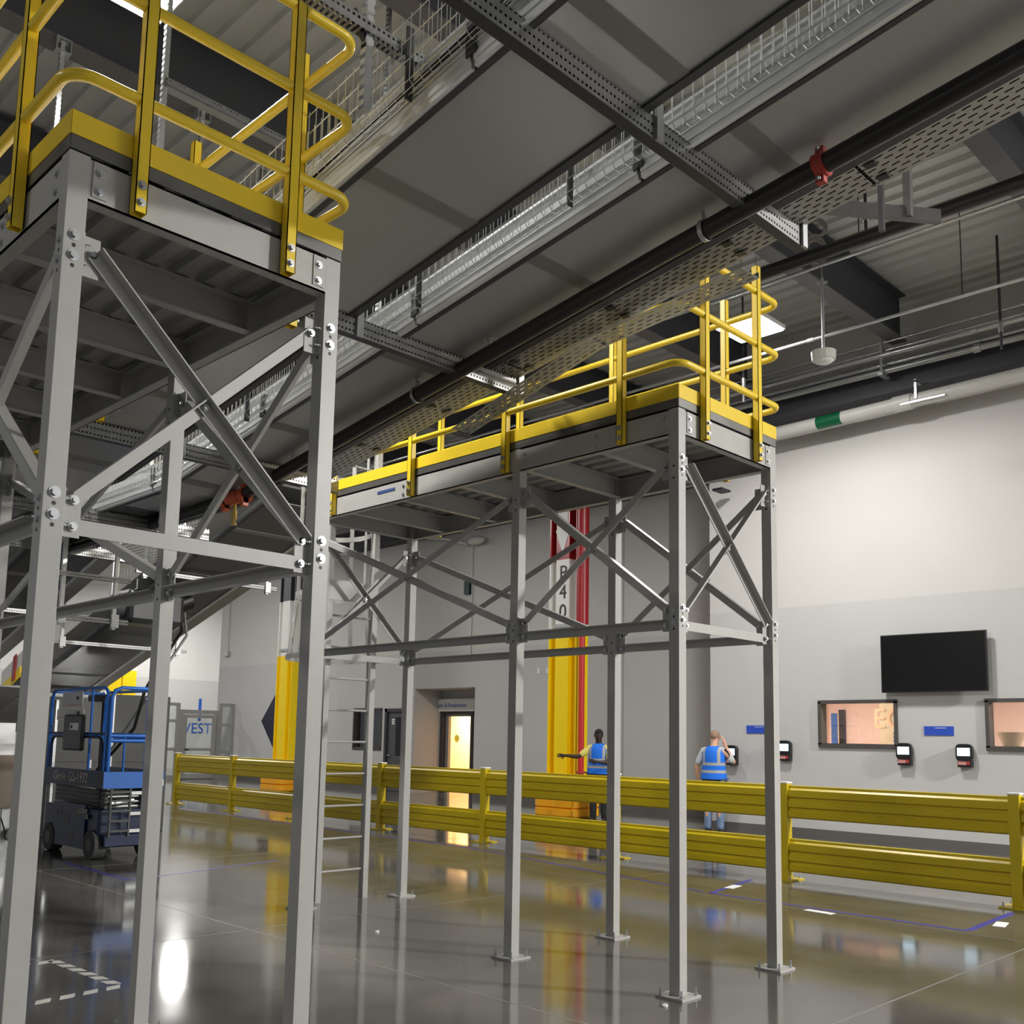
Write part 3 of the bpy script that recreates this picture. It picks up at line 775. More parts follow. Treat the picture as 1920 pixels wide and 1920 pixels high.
# hanger frames rising to the roof beam
t = thing('strut_hanger', 'perforated strut hanger frame with a white-lit upright beside the near railing corner', 'strut', (2.45, 3.41, 4.3))
o = MB().box(2.43, 2.475, 3.39, 3.43, 4.32, 8.0).build('upright', m_perfzx, t, loc=(2.45, 3.41, 4.3))
b = MB().box(1.7, 3.2, 3.38, 3.44, 4.68, 4.74); b.build('cross_strut', m_perfx, t, loc=(2.45, 3.41, 4.70))
b = MB().bar((2.47, 3.41, 4.64), (2.36, 3.41, 4.76), .02, .05); b.build('knee_bracket', m_dark, t)
for k, (x, y, zt, zb, lab) in enumerate(((3.104, 9.157, 8.0, 4.06, 'perforated upright clamped to the roof beam, seen past the left corner of the near railing'),
                                         (4.533, 9.154, 8.0, 4.06, 'perforated upright clamped to the roof beam, seen between the near railing posts'))):
    t = thing('hanger_upright', lab, 'strut', (x, y, zb))
    MB().box(x-.022, x+.022, y-.02, y+.02, zb, zt-.02).build('upright', m_perfzx, t, loc=(x, y, zb))
    b = MB(); q = [(x-.06, y, zt-.03), (x+.05, y, zt-.03), (x+.06, y, zt+.14-.17), (x-.05, y, zt-.03)]
    b.box(x-.07, x-.06, y-.05, y+.05, zt-.13, zt-.01); b.box(x+.06, x+.07, y-.05, y+.05, zt-.13, zt-.01); b.box(x-.07, x+.07, y-.05, y+.05, zt-.14, zt-.13); b.box(x-.07, x+.07, y-.05, y+.05, zt-.012, zt-.002)
    b.build('beam_clamp', m_zinc, t)
t = thing('strut_hanger', 'perforated strut frame hung behind the near railing, its cross strut sloping in view', 'strut', (3.4, 7.6, 5.9))
for xx in (3.05, 5.12): MB().box(xx-.02, xx+.02, 6.78, 6.82, 4.3, H_BEAM+.75).build('upright', m_perfzx, t, loc=(xx, 6.8, 3.9))
b = MB().box(3.05, 5.17, 6.76, 6.84, 6.36, 6.43); b.build('cross_strut', m_perfx, t, loc=(4.1, 6.8, 6.39))
t = thing('strut_hanger', 'perforated angled strut frame below the roof right of the perforated tray', 'strut', (7.7, 3.4, 6))
b = MB().bar((7.15, 3.85, 6.0), (8.15, 3.07, 6.0), .06, .11); b.build('cross_strut', mat('dull_strut', (.16, .16, .155), .4, .5, noise=.2, nscale=30), t)
MB().box(7.50, 7.54, 3.27, 3.31, 5.7, H_DECK).build('upright', m_dark, t); MB().box(7.88, 7.94, 3.20, 3.26, 5.96, H_DECK).build('upright', MAT['dull_strut'], t)

# sprinkler pipe
t = thing('sprinkler_pipe', 'black steel sprinkler pipe running under the right conveyor with red couplings', 'pipe', (4.4, 4, 4.1))
PX = 4.42
def pz(y): return 4.315 - .151*(y-3.24) if y > 3.24 else 4.315 - .1365*(y-3.24)
pts = [(PX, y, pz(y)) for y in (-.6, 1.27, 3.24, 6.2, 7.75)] + [(PX, 7.95, pz(7.75)-.012), (PX, 11.5, pz(7.75)-.03)]
MB().tube(pts, .052, 18).build('pipe', m_pipe, t, smooth=True)
def on_pipe(y): return V((PX, y, pz(y)))
b = MB(); p = on_pipe(2.237); d = V((0, 1, -.151)).normalized()
b.cyl(p-d*.028, p+d*.028, .066, 20); b.box(PX-.02, PX+.02, p.y-.022, p.y+.022, p.z-.095, p.z-.06); b.box(PX-.02, PX+.02, p.y-.022, p.y+.022, p.z+.06, p.z+.095)
b.build('grooved_coupling', m_coup, t)
b = MB(); b.bolt(p+V((-.03, 0, -.08)), (-1, 0, 0), .009, .01); b.bolt(p+V((-.03, 0, .08)), (-1, 0, 0), .009, .01); b.build('coupling_bolt', m_zinc, t)
b = MB()
for yy in (7.70, 8.02): b.cyl((PX, yy-.03, pz(7.75)-.006), (PX, yy+.03, pz(7.75)-.006), .07, 18)
b.cyl((PX, 7.76, pz(7.75)), (PX, 7.96, pz(7.75)), .062, 18); b.box(PX-.025, PX+.025, 7.99, 8.05, pz(7.75)-.10, pz(7.75)+.09); b.box(PX-.025, PX+.025, 7.67, 7.73, pz(7.75)-.10, pz(7.75)+.09)
b.build('grooved_tee', m_orange, t, smooth=True)
b = MB(); b.cyl((PX, 7.86, pz(7.75)-.24), (PX, 7.86, pz(7.75)-.06), .016, 10); b.cyl((PX, 7.86, pz(7.75)-.20), (PX, 7.86, pz(7.75)-.12), .026, 10); b.cyl((PX, 7.86, pz(7.75)-.25), (PX, 7.86, pz(7.75)-.23), .028, 10)
b.build('drain_fitting', m_brass, t)
def head(y, par):
    p = on_pipe(y) if y < 7.75 else V((PX, y, pz(7.75)-.02))
    b = MB(); b.cyl(p+V((0, 0, .05)), p+V((0, 0, .10)), .012, 8); b.cyl(p+V((0, 0, .155)), p+V((0, 0, .158)), .03, 12)
    for a in range(6):
        q = V((.045*math.cos(a*PI/3), .045*math.sin(a*PI/3), 0)); b.tube([p+V((0, 0, .085))+q, p+V((0, 0, .19))+q], .0022, 4)
    for zz in (.085, .14, .19): b.tube([p+V((.045*math.cos(k*PI/6), .045*math.sin(k*PI/6), zz)) for k in range(12)], .0022, 4, closed=True)
    b.tube([p+V((-.02, 0, .10)), p+V((-.02, 0, .15))], .004, 5); b.tube([p+V((.02, 0, .10)), p+V((.02, 0, .15))], .004, 5)
    b.build('sprinkler_head', m_wire, par)
for y in (4.62, 6.95, 9.6): head(y, t)
def ring_hanger(y, par):
    p = on_pipe(y) if y < 7.75 else V((PX, y, pz(7.75)-.02))
    b = MB(); n = 20
    for k in range(n):
        a0, a1 = 2*PI*k/n, 2*PI*(k+1)/n
        b.bar(p+V((.06*math.cos(a0), 0, .06*math.sin(a0))), p+V((.06*math.cos(a1), 0, .06*math.sin(a1))), .028, .003, (math.cos(a0), 0, math.sin(a0)))
    b.box(p.x-.014, p.x+.014, p.y-.01, p.y+.01, p.z+.055, p.z+.11)
    b.build('ring_hanger', m_zinc, par)
    MB().cyl(p+V((0, 0, .1)), (p.x, p.y, zp(y, .02)), .005, 6).build('hanger_rod', m_galv, par)
for y in (2.93, 5.37, 9.2): ring_hanger(y, t)

# ================================================================== GUARD RAIL
GX = 10.7
t = thing('guard_rail', 'long yellow double-beam guard rail standing on the floor between platforms and wall', 'guard rail', (GX, 11, 0))
gy = [0.97, 3.5, 6.03, 8.56, 11.09, 13.62, 16.15, 18.52, 20.9]
for y in gy:
    p = MB().box(GX-.055, GX+.055, y-.055, y+.055, .012, 1.10).build('post', m_rail, t, bevel=.008)
    MB().box(GX-.062, GX+.062, y-.062, y+.062, 1.10, 1.118).build('post_cap', m_whitep, p, bevel=.004)
    MB().box(GX-.15, GX+.15, y-.15, y+.15, 0, .015).build('base_plate', m_rail, p)
    for sx in (-1, 1):
        for sy in (-1, 1): bolt((GX+sx*.115, y+sy*.115, .015), (0, 0, 1), p, .014, .012, 'anchor_bolt', stud=.03)
def panel(ya, yb, z0, z1):
    n = 40; prof = []; h = z1-z0
    f = []
    zz = [0, .012, .02, .085, .095, .125, .135, .20, .21, .24, .25, .322, .326, .350, .375, .38]
    xx = [.03, .03, -.028, -.034, -.014, -.014, -.034, -.034, -.014, -.014, -.034, -.034, -.034, .002, .004, .03]
    k = h/.38
    outer = [(a, b*k) for a, b in zip(xx, zz)]
    inner = [(a+.006, b*k) for a, b in zip(xx, zz)][::-1]
    b = MB(); b.prism(outer+inner, (GX, ya, z0), (GX, yb, z0), (1, 0, 0), (0, 0, 1))
    return b.build('rail_beam', m_rail, t)
for ya, yb in zip(gy, gy[1:]):
    for z0, z1 in ((.09, .47), (.70, 1.08)): panel(ya+.055, yb-.055, z0, z1)

# ================================================================== COLUMNS
def hcol(x, y, name, label, dark_top=False, strut_z=3.93):
    t = thing(name, label, 'column', (x, y, 0), 'painted building columns')
    def seg(z0, z1, m, nm):
        b = MB()   # wide-flange section, web along y
        b.box(x-.18, x+.18, y-.39, y-.35, z0, z1); b.box(x-.18, x+.18, y+.35, y+.39, z0, z1)
        b.box(x-.20, x+.16, y-.18, y+.18, z0, z1); b.box(x-.02, x+.02, y-.35, y+.35, z0, z1)
        return b.build(nm, m, t)
    seg(0, 3.75, m_coly, 'yellow_band'); seg(3.75, 5.31, m_colw, 'white_band')
    seg(5.31, 7.2 if not dark_top else H_DECK, m_girder if dark_top else m_colr, 'top_band')
    MB().box(x-.23, x-.205, y-.40, y+.22, 3.88, 3.95).build('column_strut', m_galv, t)
    return t
c1 = hcol(15.6, 13.76, 'building_column', 'yellow, white and red building column marked P40 with the red pipe beside it')
# arrow sign on the red band and lettering
b = MB(); xs = 15.392
b.poly([(xs, 13.90, 7.1), (xs, 13.62, 7.1), (xs, 13.62, 5.95), (xs, 13.56, 5.95), (xs, 13.76, 5.42), (xs, 13.96, 5.95), (xs, 13.90, 5.95)])
o = b.build('arrow_panel', m_whitep, c1)
text('lettering', 'E', .42, (xs-.004, 13.76, 6.45), (0, -1, 0), (0, 0, 1), mat('pale_ink', (.62, .6, .52), .6), c1)
for ch, z in (('P', 5.02), ('4', 4.61), ('0', 4.20)): text('lettering', ch, .42, (15.393, 13.74, z), (0, -1, 0), (0, 0, 1), m_ink, c1)
c2 = hcol(15.6, 24.2, 'building_column', 'yellow, white and charcoal building column left of the dark diamond wall graphic', True)
c3 = thing('building_column', 'yellow and white building column seen far off above the blue lift', 'column', (17.85, 40.2, 0), 'painted building columns')
MB().box(17.28, 17.75, 39.95, 40.4, 0, 4.05).box(17.75, 17.85, 40.0, 40.35, 0, 4.05).box(17.85, 18.42, 39.95, 40.4, 0, 4.05).build('yellow_band', m_coly, c3)
MB().box(17.28, 17.75, 39.95, 40.4, 4.05, 7.0).box(17.75, 17.85, 40.0, 40.35, 4.05, 7.0).box(17.85, 18.42, 39.95, 40.4, 4.05, 7.0).build('white_band', m_colw, c3)
t = thing('standpipe', 'tall red pipe standing beside the P40 column', 'pipe', (15.38, 13.2, .66))
MB().cyl((15.38, 13.19, .66), (15.38, 13.19, 3.9), .062, 20).build('pipe', m_red, t, smooth=True)
b = MB(); b.cyl((15.38, 13.19, 3.9), (15.38, 13.19, 8.2), .13, 20); b.build('riser', m_colr, t, smooth=True)
b = MB(); b.cyl((15.38, 13.19, .9), (15.38, 13.19, .94), .10, 16); b.cyl((15.38, 13.19, 3.86), (15.38, 13.19, 3.9), .11, 16); b.build('pipe_flange', m_coup, t)
def protector(x, y, label):
    t = thing('column_protector', label, 'column guard', (x, y, 0), 'plastic column guards')
    for k, (z0, z1) in enumerate(((0.02, .40), (.44, .62))):
        rs = []
        for z, r in ((z0, .50), (z0+.04, .53), ((z0+z1)/2-.02, .53), ((z0+z1)/2, .49), ((z0+z1)/2+.02, .53), (z1-.04, .53), (z1, .49)):
            ring = []
            for j in range(32):
                a = 2*PI*j/32; c, s_ = math.cos(a), math.sin(a); q = 1/max(abs(c), abs(s_)); q = min(q, 1.28)
                rr = r*q*(0.97 if j % 4 == 0 else 1); ring.append((x+c*rr*.92, y+s_*rr*1.05, z))
            rs.append(ring)
        MB().rings(rs).build('guard_ring', m_orangep, t)
    MB().box(x-.42, x+.42, y-.48, y+.48, .40, .44).build('strap', m_black, t)
    return t
protector(15.5, 13.65, 'orange-yellow plastic guard wrapped round the foot of the P40 column')
protector(15.5, 24.1, 'orange-yellow plastic guard wrapped round the foot of the column by the diamond graphic')
o = MB(); xg = BX-.006
o.poly([(xg, 29.98, 2.0), (xg, 28.4, 3.75), (xg, 26.8, 2.0), (xg, 28.4, .25)]); o = o.build('wall_graphic', m_navy); tag(o, 'dark navy diamond painted on the back wall, half hidden by the yellow column', 'wall graphic')
# outlets
for y in (17.1, 16.8):
    o = MB().box(BX-.02, BX, y-.05, y+.05, 3.19, 3.33).build('outlet_plate', m_whitep); tag(o, 'small white wall plate, left one of the pair beside the P40 column' if y > 17 else 'small white wall plate, right one of the pair beside the P40 column', 'wall plate', 'white plates on the back wall')

# ================================================================== RIGHT WALL FITTINGS
t = thing('television', 'large black flat screen mounted on the right wall above the windows', 'television', (15.6, 6.2, 2.9))
MB().box(15.555, 15.61, 5.40, 7.03, 2.40, 3.32).build('housing', m_black, t, bevel=.006)
MB().box(15.552, 15.556, 5.42, 7.01, 2.42, 3.30).build('screen', m_tv, t)
MB().box(15.61, WX, 5.9, 6.5, 2.6, 3.1).build('wall_mount', m_black, t)
def clock(y, z, label, x=WX):
    t = thing('time_clock', label, 'time clock', (x-.07, y, z), 'badge time clocks on the right wall')
    rs = []
    for xx, k in ((x, .8), (x-.03, .95), (x-.10, 1.0), (x-.115, .95)):
        ring = []
        for j in range(24):
            a = 2*PI*j/24+.13; c, s_ = math.cos(a), math.sin(a); q = (abs(c)**5+abs(s_)**5)**(-.2)
            ring.append((xx, y+c*q*.125*k, z+.03+s_*q*.13*k))
        rs.append(ring)
    MB().rings(rs).build('housing', m_black, t)
    MB().box(x-.10, x-.0, y-.10, y+.10, z-.19, z-.08).build('reader_base', m_black, t)
    MB().box(x-.120, x-.114, y-.092, y+.092, z-.02, z+.10).build('display', m_lcd, t)
    MB().box(x-.105, x-.099, y-.03, y+.09, z-.155, z-.085).build('badge_slot', m_pink, t)
    MB().box(x-.107, x-.099, y-.08, y-.035, z-.150, z-.085).build('keypad', m_coup, t)
    return t
clock(8.80, 1.46, 'black time clock with lit display, the one nearest the far platform leg')
clock(6.72, 1.45, 'black time clock with lit display, at the lower right corner of the left window')
clock(5.80, 1.45, 'black time clock with lit display, just left of the right-hand window')
clock(9.86, 1.36, 'black time clock half hidden behind the man in the blue vest')
for y, lab in ((6.2, 'small blue sign on the right wall between the two windows'), (9.36, 'small blue sign on the right wall beside the man in the blue vest')):
    o = MB().box(WX-.012, WX, y-.225, y+.225, 1.735, 1.875).build('wall_sign', m_bluesign); tag(o, lab, 'sign', 'blue signs on the right wall')
    MB().box(WX-.0135, WX-.012, y-.12, y+.06, 1.845, 1.852).build('fine_print', m_paper, o)
# things in the office
o = MB().box(16.2, 16.24, 8.13, 8.23, 1.55, 2.10).build('blue_screen', mat('panel_blue', (0.07, 0.20, 0.62), .5)); tag(o, 'blue panel standing behind the left edge of the left window', 'panel')
t = thing('picture_frame', 'tall dark-edged cream frame inside the office behind the left window', 'frame', (18.9, 8.9, 1.6))
MB().box(19.14, 19.19, 9.55, 9.62, .4, 2.2).build('board', m_cream, t); MB().box(19.10, 19.19, 9.43, 9.54, .4, 2.27).build('dark_edge', m_black, t)
o = text('lettering', 'EC', .50, (17.59, 7.83, 2.03), (0, -1, 0), (0, 0, 1), m_peach, None); o.name = 'wall_lettering'; tag(o, 'large peach letters EC on the cream office pier seen through the left window', 'lettering')
t = thing('counter_rack', 'small blue and white checkered rack at the lower right of the left window', 'rack', (15.95, 6.97, 1.6))
MB().box(15.93, 15.97, 6.90, 7.02, 1.57, 1.78).build('frame', m_bluesign, t)
for k in range(3):
    MB().box(15.915, 15.93, 6.905, 7.015, 1.585+k*.065, 1.625+k*.065).build('card', m_paper, t)
t = thing('waste_bin', 'beige bin standing on a counter behind the right-hand window', 'bin', (16.35, 5.25, 1.55))
MB().rings([[(16.3+r*math.cos(a*PI/10), 5.34+r*math.sin(a*PI/10), z) for a in range(20)] for z, r in ((1.56, .11), (1.62, .14), (1.78, .20), (1.80, .21), (1.80, .19))]).build('body', mat('bin_beige', (.55, .42, .28), .6), t, smooth=True)
o = MB().box(16.1, 16.7, 4.2, 8.3, 1.50, 1.55).build('counter', m_whitep); tag(o, 'white counter top inside the office behind the wall windows', 'counter')

# ================================================================== PIPES AND CONDUITS NEAR THE ROOF
t = thing('drain_pipe', 'thick white pipe with green label running along the top of the right wall', 'pipe', (15.3, 2, 6.97))
def wp(y): return 6.94+.015*(8.7-y)
MB().tube([(15.22, 9.4, wp(9.4)), (15.22, -14, wp(-14))], .105, 20).build('pipe', m_white, t, smooth=True)
MB().cyl((15.22, 6.55, wp(6.55)), (15.22, 6.25, wp(6.25)), .125, 20).build('pipe_joint', m_white, t, smooth=True)
MB().cyl((15.22, 7.86, wp(7.86)), (15.22, 7.42, wp(7.42)), .108, 24).build('pipe_label', m_green, t, smooth=True)
b = MB()
for y in (6.15,): b.box(15.10, 15.13, y-.02, y+.02, wp(y)-.02, wp(y)+.28); b.box(15.10, 15.3, y-.02, y+.02, wp(y)+.25, wp(y)+.29); b.box(15.105, 15.125, y-.45, y+.25, wp(y)-.075, wp(y)-.045)
b.build('pipe_clamp', m_zinc, t)
def conduit(label, x, y0, y1, z, r, m=m_galv, hangers=(), nm='conduit', coup=()):
    t = thing(nm, label, 'conduit' if nm == 'conduit' else 'pipe', (x, (y0+y1)/2, z))
    MB().cyl((x, y0, z), (x, y1, z), r, 12).build('pipe', m, t, smooth=True)
    for y in hangers: MB().cyl((x, y, z+r), (x, y, H_DECK), .008, 6).build('hanger_rod', m_dark, t)
    for y in coup: MB().cyl((x, y-.05, z), (x, y+.05, z), r*1.35, 12).build('coupling', m_galv, t)
    return t
cm = mat('bright_conduit', (.75, .75, .76), .22, .9)
for k, (x, z, r, lab) in enumerate(((15.05, 7.98, .022, 'thin bright conduit, uppermost of the bundle along the right wall top'), (15.10, 7.86, .028, 'bright conduit, second from the top of the bundle along the right wall'),
                                    (15.02, 7.76, .045, 'thick bright conduit in the middle of the bundle along the right wall'), (15.14, 7.64, .03, 'bright conduit, fourth from the top of the bundle along the right wall'),
                                    (15.10, 7.52, .05, 'thick dull conduit, lowest of the bundle along the right wall'))):
    conduit(lab, x, -13, 22, z, r, cm if k != 4 else m_galv, (), coup=(5.2, 1.6+k*.2))
t = thing('conduit_rack', 'small strut bracket holding the conduit bundle near the right wall', 'bracket', (15.08, 6.1, 7.7))
MB().box(15.0, 15.04, 6.62, 6.66, 7.45, H_DECK).build('hanger_strut', m_galv, t); MB().box(14.95, 15.22, 6.60, 6.68, 7.42, 7.46).build('base_strut', m_galv, t)
conduit('long thin bright conduit crossing under the roof beams right of the bright light', 12.9, -13, 20, 7.40, .022, cm, (4.6,), coup=(6.75,))
conduit('long black pipe under the roof deck, passing the coil of cable', 11.0, -13, 24, 7.62, .085, m_pipe, (3.1, 5.1), 'roof_pipe')
conduit('thin bright conduit hugging the long black roof pipe', 11.13, -13, 24, 7.53, .02, cm)
for (x, y, z, lab) in ((11.2, 5.1, 7.7, 'dark roof drop rod beside the angled strut frame'), (14.3, 4.6, 7.1, 'dark drop rod with clamp above the conduit bundle, right'), (13.6, 8.3, 7.0, 'dark drop rod beside the hanging sensor')):
    t = thing('drop_rod', lab, 'rod', (x, y, z), 'dark rods hanging from the roof deck')
    MB().cyl((x, y, z), (x, y, H_DECK), .02, 8).build('rod', m_dark, t); MB().cyl((x, y, z+.25), (x, y, z+.40), .035, 8).build('clamp', m_galv, t)
# hanging sensor with coiled cable
SX, SY = 11.3, 5.74
t = thing('hanging_sensor', 'round white sensor hanging on a long rod below a coil of cable', 'sensor', (SX, SY, 6.38))
MB().cyl((SX, SY, 6.36), (SX, SY, 6.47), .145, 14, .155).build('housing', m_white, t)
MB().sphere((SX, SY, 6.36), .12, .12, -.05, 16, 6, 0).build('lens', m_whitep, t)
MB().cyl((SX, SY, 6.47), (SX, SY, 7.45), .018, 10).build('rod', m_zinc, t)
MB().bar((SX-.09, SY+.02, 7.36), (SX+.09, SY-.02, 7.42), .02, .03).build('rod_clamp', m_zinc, t)
b = MB(); random.seed(3)
for k in range(5):
    cz, rr = 7.78+.02*k, .13+.02*random.random(); oo = random.uniform(-.04, .04)
    b.tube([(SX-.05+oo*.5+rr*math.cos(a*PI/10)*.8, SY+.05+rr*math.cos(a*PI/10)*-.6, cz+rr*math.sin(a*PI/10)*1.25) for a in range(20)], .012, 6, closed=True)
for k in range(3):
    cz, rr = 8.12+.01*k, .12+.02*k
    b.tube([(SX-.05+rr*math.cos(a*PI/10)*.8, SY+.05+rr*math.cos(a*PI/10)*-.6, cz+rr*math.sin(a*PI/10)*.8) for a in range(20)], .012, 6, closed=True)
b.tube([(SX, SY, 7.45), (SX-.02, SY, 7.7)], .01, 6); b.tube([(SX-.05, SY+.05, 8.2), (SX-.3, SY+.5, 8.6), (SX-.4, SY+.8, H_DECK)], .01, 6)
b.build('coiled_cable', mat('cable_taupe', (.22, .20, .18), .6), t)

# ================================================================== FLOOR MARKINGS
def strip(p, q, wd, m, label, nm='floor_tape', cat='floor tape', grp=None, z=.0015):
    p, q = V((*p, 0)), V((*q, 0)); d = (q-p).normalized(); n = V((-d.y, d.x, 0))*wd/2
    b = MB(); b.prism([(0, 0), (wd, 0), (wd, z), (0, z)], p-n, q-n, n.normalized(), (0, 0, 1))
    o = b.build(nm, m); tag(o, label, cat, grp); return o
G = 'blue floor tape lines'
strip((9.02, 3.38), (9.08, 6.02), .06, m_tape, 'blue tape line on the floor, long side of the box marked before the guard rail', grp=G)
strip((9.05, 3.38), (10.35, 3.45), .06, m_tape, 'blue tape line closing the marked box at its right end', grp=G)
strip((9.08, 5.99), (10.35, 6.28), .06, m_tape, 'blue tape line closing the marked box at its left end', grp=G)
strip((9.10, 6.10), (9.95, 10.6), .05, m_tape, 'blue tape line running from the marked box toward the back along the rail', grp=G)
strip((9.95, 10.6), (10.1, 19.5), .05, m_tape, 'faint blue tape line continuing far back along the rail', grp=G)
strip((4.86, 10.42), (4.9, 12.2), .05, m_tape, 'blue tape line on the floor beside the blue lift', grp=G)
strip((4.86, 10.42), (7.0, 10.95), .05, m_tape, 'blue tape line on the floor in front of the blue lift', grp=G)
for (x, y, a, lab) in ((9.66, 6.09, .2, 'white label on the floor at the left end of the taped box'), (8.90, 4.68, 1.5, 'white label on the floor in the middle of the long blue tape'), (9.58, 3.30, .2, 'white label on the floor at the right end of the taped box')):
    d = V((math.cos(a), math.sin(a), 0))*.14; o = strip((x-d.x, y-d.y), (x+d.x, y+d.y), .10, m_paper, lab, 'floor_label', 'label', 'white labels on the floor', .003)
G = 'white striped floor tape'
random.seed(5)
def dashes(p, q, labs):
    n = len(labs); p, q = V((*p, 0)), V((*q, 0)); d = (q-p)/n
    for k in range(n):
        a = p+d*k; c = a+d*.62; sh = V((-d.y, d.x, 0)).normalized()*.035
        b = MB(); A = [a-sh-d*.15, c-sh-d*.15, c+sh+d*.15, a+sh+d*.15]
        b.rings([[(v.x, v.y, 0.0005) for v in A], [(v.x, v.y, 0.002) for v in A]])
        o = b.build('floor_tape_dash', m_tapew); tag(o, labs[k], 'floor tape', G)
ordn = ['farthest', 'second farthest', 'third farthest', 'third nearest', 'second nearest', 'nearest']
dashes((2.82, 7.10), (2.86, 6.17), ['white slanted floor tape dash, %s of the six running toward the viewer' % q for q in ordn])
dashes((2.86, 6.15), (2.28, 6.08), ['white floor tape dash of the near row between two legs, %s' % q for q in ('at its right tip', 'second from its right tip', 'third from its right tip', 'at its left end')])
dashes((2.82, 7.10), (2.50, 7.06), ['white floor tape dash of the far corner row, %s' % q for q in ('right one', 'left one beside the leg')])
# saw cut joints in the slab
mj = mat('joint_filler', (0.20, 0.19, 0.17), .4)
k = 1
def cut(p, q):
    global k
    o = strip(p, q, .012, mj, 'saw cut joint in the floor', 'trim', 'trim', z=.0008); o.name = 'trim_%d' % (k+9); del o['category']; o['kind'] = 'structure'; k += 1
for y in (2.79, 7.24, 11.7): cut((-4, y), (15.6, y))
for x in (4.4, 8.9, 13.4): cut((x, -2), (x, 30))
for (x, y, lab) in ((5.12, 6.51, 'small scrap of white paper on the open floor in front of the ladder'), (5.03, 3.64, 'tiny white scrap on the floor beside the base plate of the front corner leg')):
    b = MB(); b.rings([[(x+.025*math.cos(a*PI/3), y+.018*math.sin(a*PI/3+.4), z) for a in range(6)] for z in (.001, .012)]); o = b.build('paper_scrap', m_paper); tag(o, lab, 'scrap', 'paper scraps on the floor')

# ================================================================== SCISSOR LIFT
t = thing('scissor_lift', 'blue scissor lift parked folded behind the near platform legs', 'lift', (5.64, 13.05, 0))
ax0, ax1, ay0, ay1 = 5.25, 6.02, 12.1, 13.95
MB().box(ax0+.02, ax1-.02, ay0+.12, ay1-.05, .14, .60).build('chassis', m_bluedark, t, bevel=.02)
MB().box(ax0-.005, ax0+.02, ay0+.45, ay1-.4, .10, .64).build('side_cover', m_bluedark, t)
for x in (ax0+.06, ax1-.06):
    for y in (ay0+.26, ay1-.30):
        w_ = MB().cyl((x-.075, y, .175), (x+.075, y, .175), .175, 28).build('wheel', m_rubber, t, smooth=True)
        MB().cyl((x-.08, y, .175), (x+.08, y, .175), .085, 16).build('hub', m_taupe, w_)
b = MB(); b.box(ax0+.06, ax1-.06, ay0-.0, ay0+.14, .16, .30); b.build('front_bumper', m_bluedark, t, bevel=.01)
for k in range(4):
    z0 = .60+.055*k; MB().bar((ax0+.12, ay0+.15, z0+.03), (ax0+.12, ay1-.15, z0+.06), .04, .045).build('scissor_arm', m_taupe, t)
    MB().bar((ax1-.12, ay0+.15, z0+.06), (ax1-.12, ay1-.15, z0+.03), .04, .045).build('scissor_arm', m_taupe, t)
for k in range(4): MB().cyl((ax0+.1, ay0+.3, .62+.06*k), (ax1-.1, ay0+.3, .62+.06*k), .02, 10).build('cross_tube', m_galv, t)
MB().cyl((ax0+.22, ay0+.25, .66), (ax0+.50, ay0+.25, .70), .04, 14).build('lift_cylinder', m_galv, t)
b = MB(); b.box(ax0, ax1, ay0, ay1, .86, .90); dk = b.build('platform_deck', m_bluedark, t)
MB().box(ax0-.004, ax0+.01, ay0, ay1, .86, 1.07).build('toe_guard', m_bluedark, t)
MB().box(ax1-.01, ax1+.004, ay0, ay1, .86, 1.07).build('toe_guard', m_bluedark, t)
MB().box(ax0, ax1, ay0-.004, ay0+.012, .86, 1.06).build('toe_guard', m_blue, t)
text('lettering', 'Genie', .155, (ax0-.006, 13.42, .965), (0, -1, 0), (0, 0, 1), mat('decal_silver', (.75, .73, .62), .5), t, font_scale_x=1.15)
text('lettering', 'GS-1932', .17, (ax0-.006, 12.84, .965), (0, -1, 0), (0, 0, 1), MAT['decal_silver'], t, font_scale_x=1.0)
text('lettering', 'E-DRIVE', .08, (ax0-.008, 12.62, .56), (0, -1, 0), (0, 0, 1), MAT['decal_silver'], t)
def hoop_rail(pts, m=m_blue, r=.02, nm='guard_rail_tube'): return MB().tube(pts, r, 10).build(nm, m, t, smooth=True)
def arch_y(x, ya, yb, zt, m):
    c = .12
    hoop_rail([(x, ya, .9), (x, ya, zt-c), (x, ya+c*.3, zt-c*.3), (x, ya+c, zt), (x, yb-c, zt), (x, yb-c*.3, zt-c*.3), (x, yb, zt-c), (x, yb, .9)], m)
for x in (ax0+.02, ax1-.02):
    arch_y(x, ay0+.06, ay1-.03, 2.09, m_blue); arch_y(x, ay0+.13, ay1-.10, 1.48, m_bluedark)
    for z in (1.52,): hoop_rail([(x, ay0+.03, z), (x, ay1-.03, z)], m_bluedark, .016)
    for y in (ay0+.52,): hoop_rail([(x, y, .9), (x, y, 2.08)], m_blue, .016)
c = .12
hoop_rail([(ax0+.05, ay0+.02, .9), (ax0+.05, ay0+.02, 2.09-c), (ax0+.05+c*.3, ay0+.02, 2.09-c*.3), (ax0+.05+c, ay0+.02, 2.09), (ax1-.05-c, ay0+.02, 2.09), (ax1-.05-c*.3, ay0+.02, 2.09-c*.3), (ax1-.05, ay0+.02, 2.09-c), (ax1-.05, ay0+.02, .9)], m_blue, .024)
for z in (1.50, 1.44): hoop_rail([(ax0+.05, ay0+.02, z), (ax1-.05, ay0+.02, z)], m_blue, .026)
for x in (ax0+.24, ax1-.24): hoop_rail([(x, ay0+.02, 1.06), (x, ay0+.02, 1.50)], m_blue, .014)
hoop_rail([(ax0+.04, ay1-.02, 2.07), (ax1-.04, ay1-.02, 2.07)]); hoop_rail([(ax0+.04, ay1-.02, 1.5), (ax1-.04, ay1-.02, 1.5)])
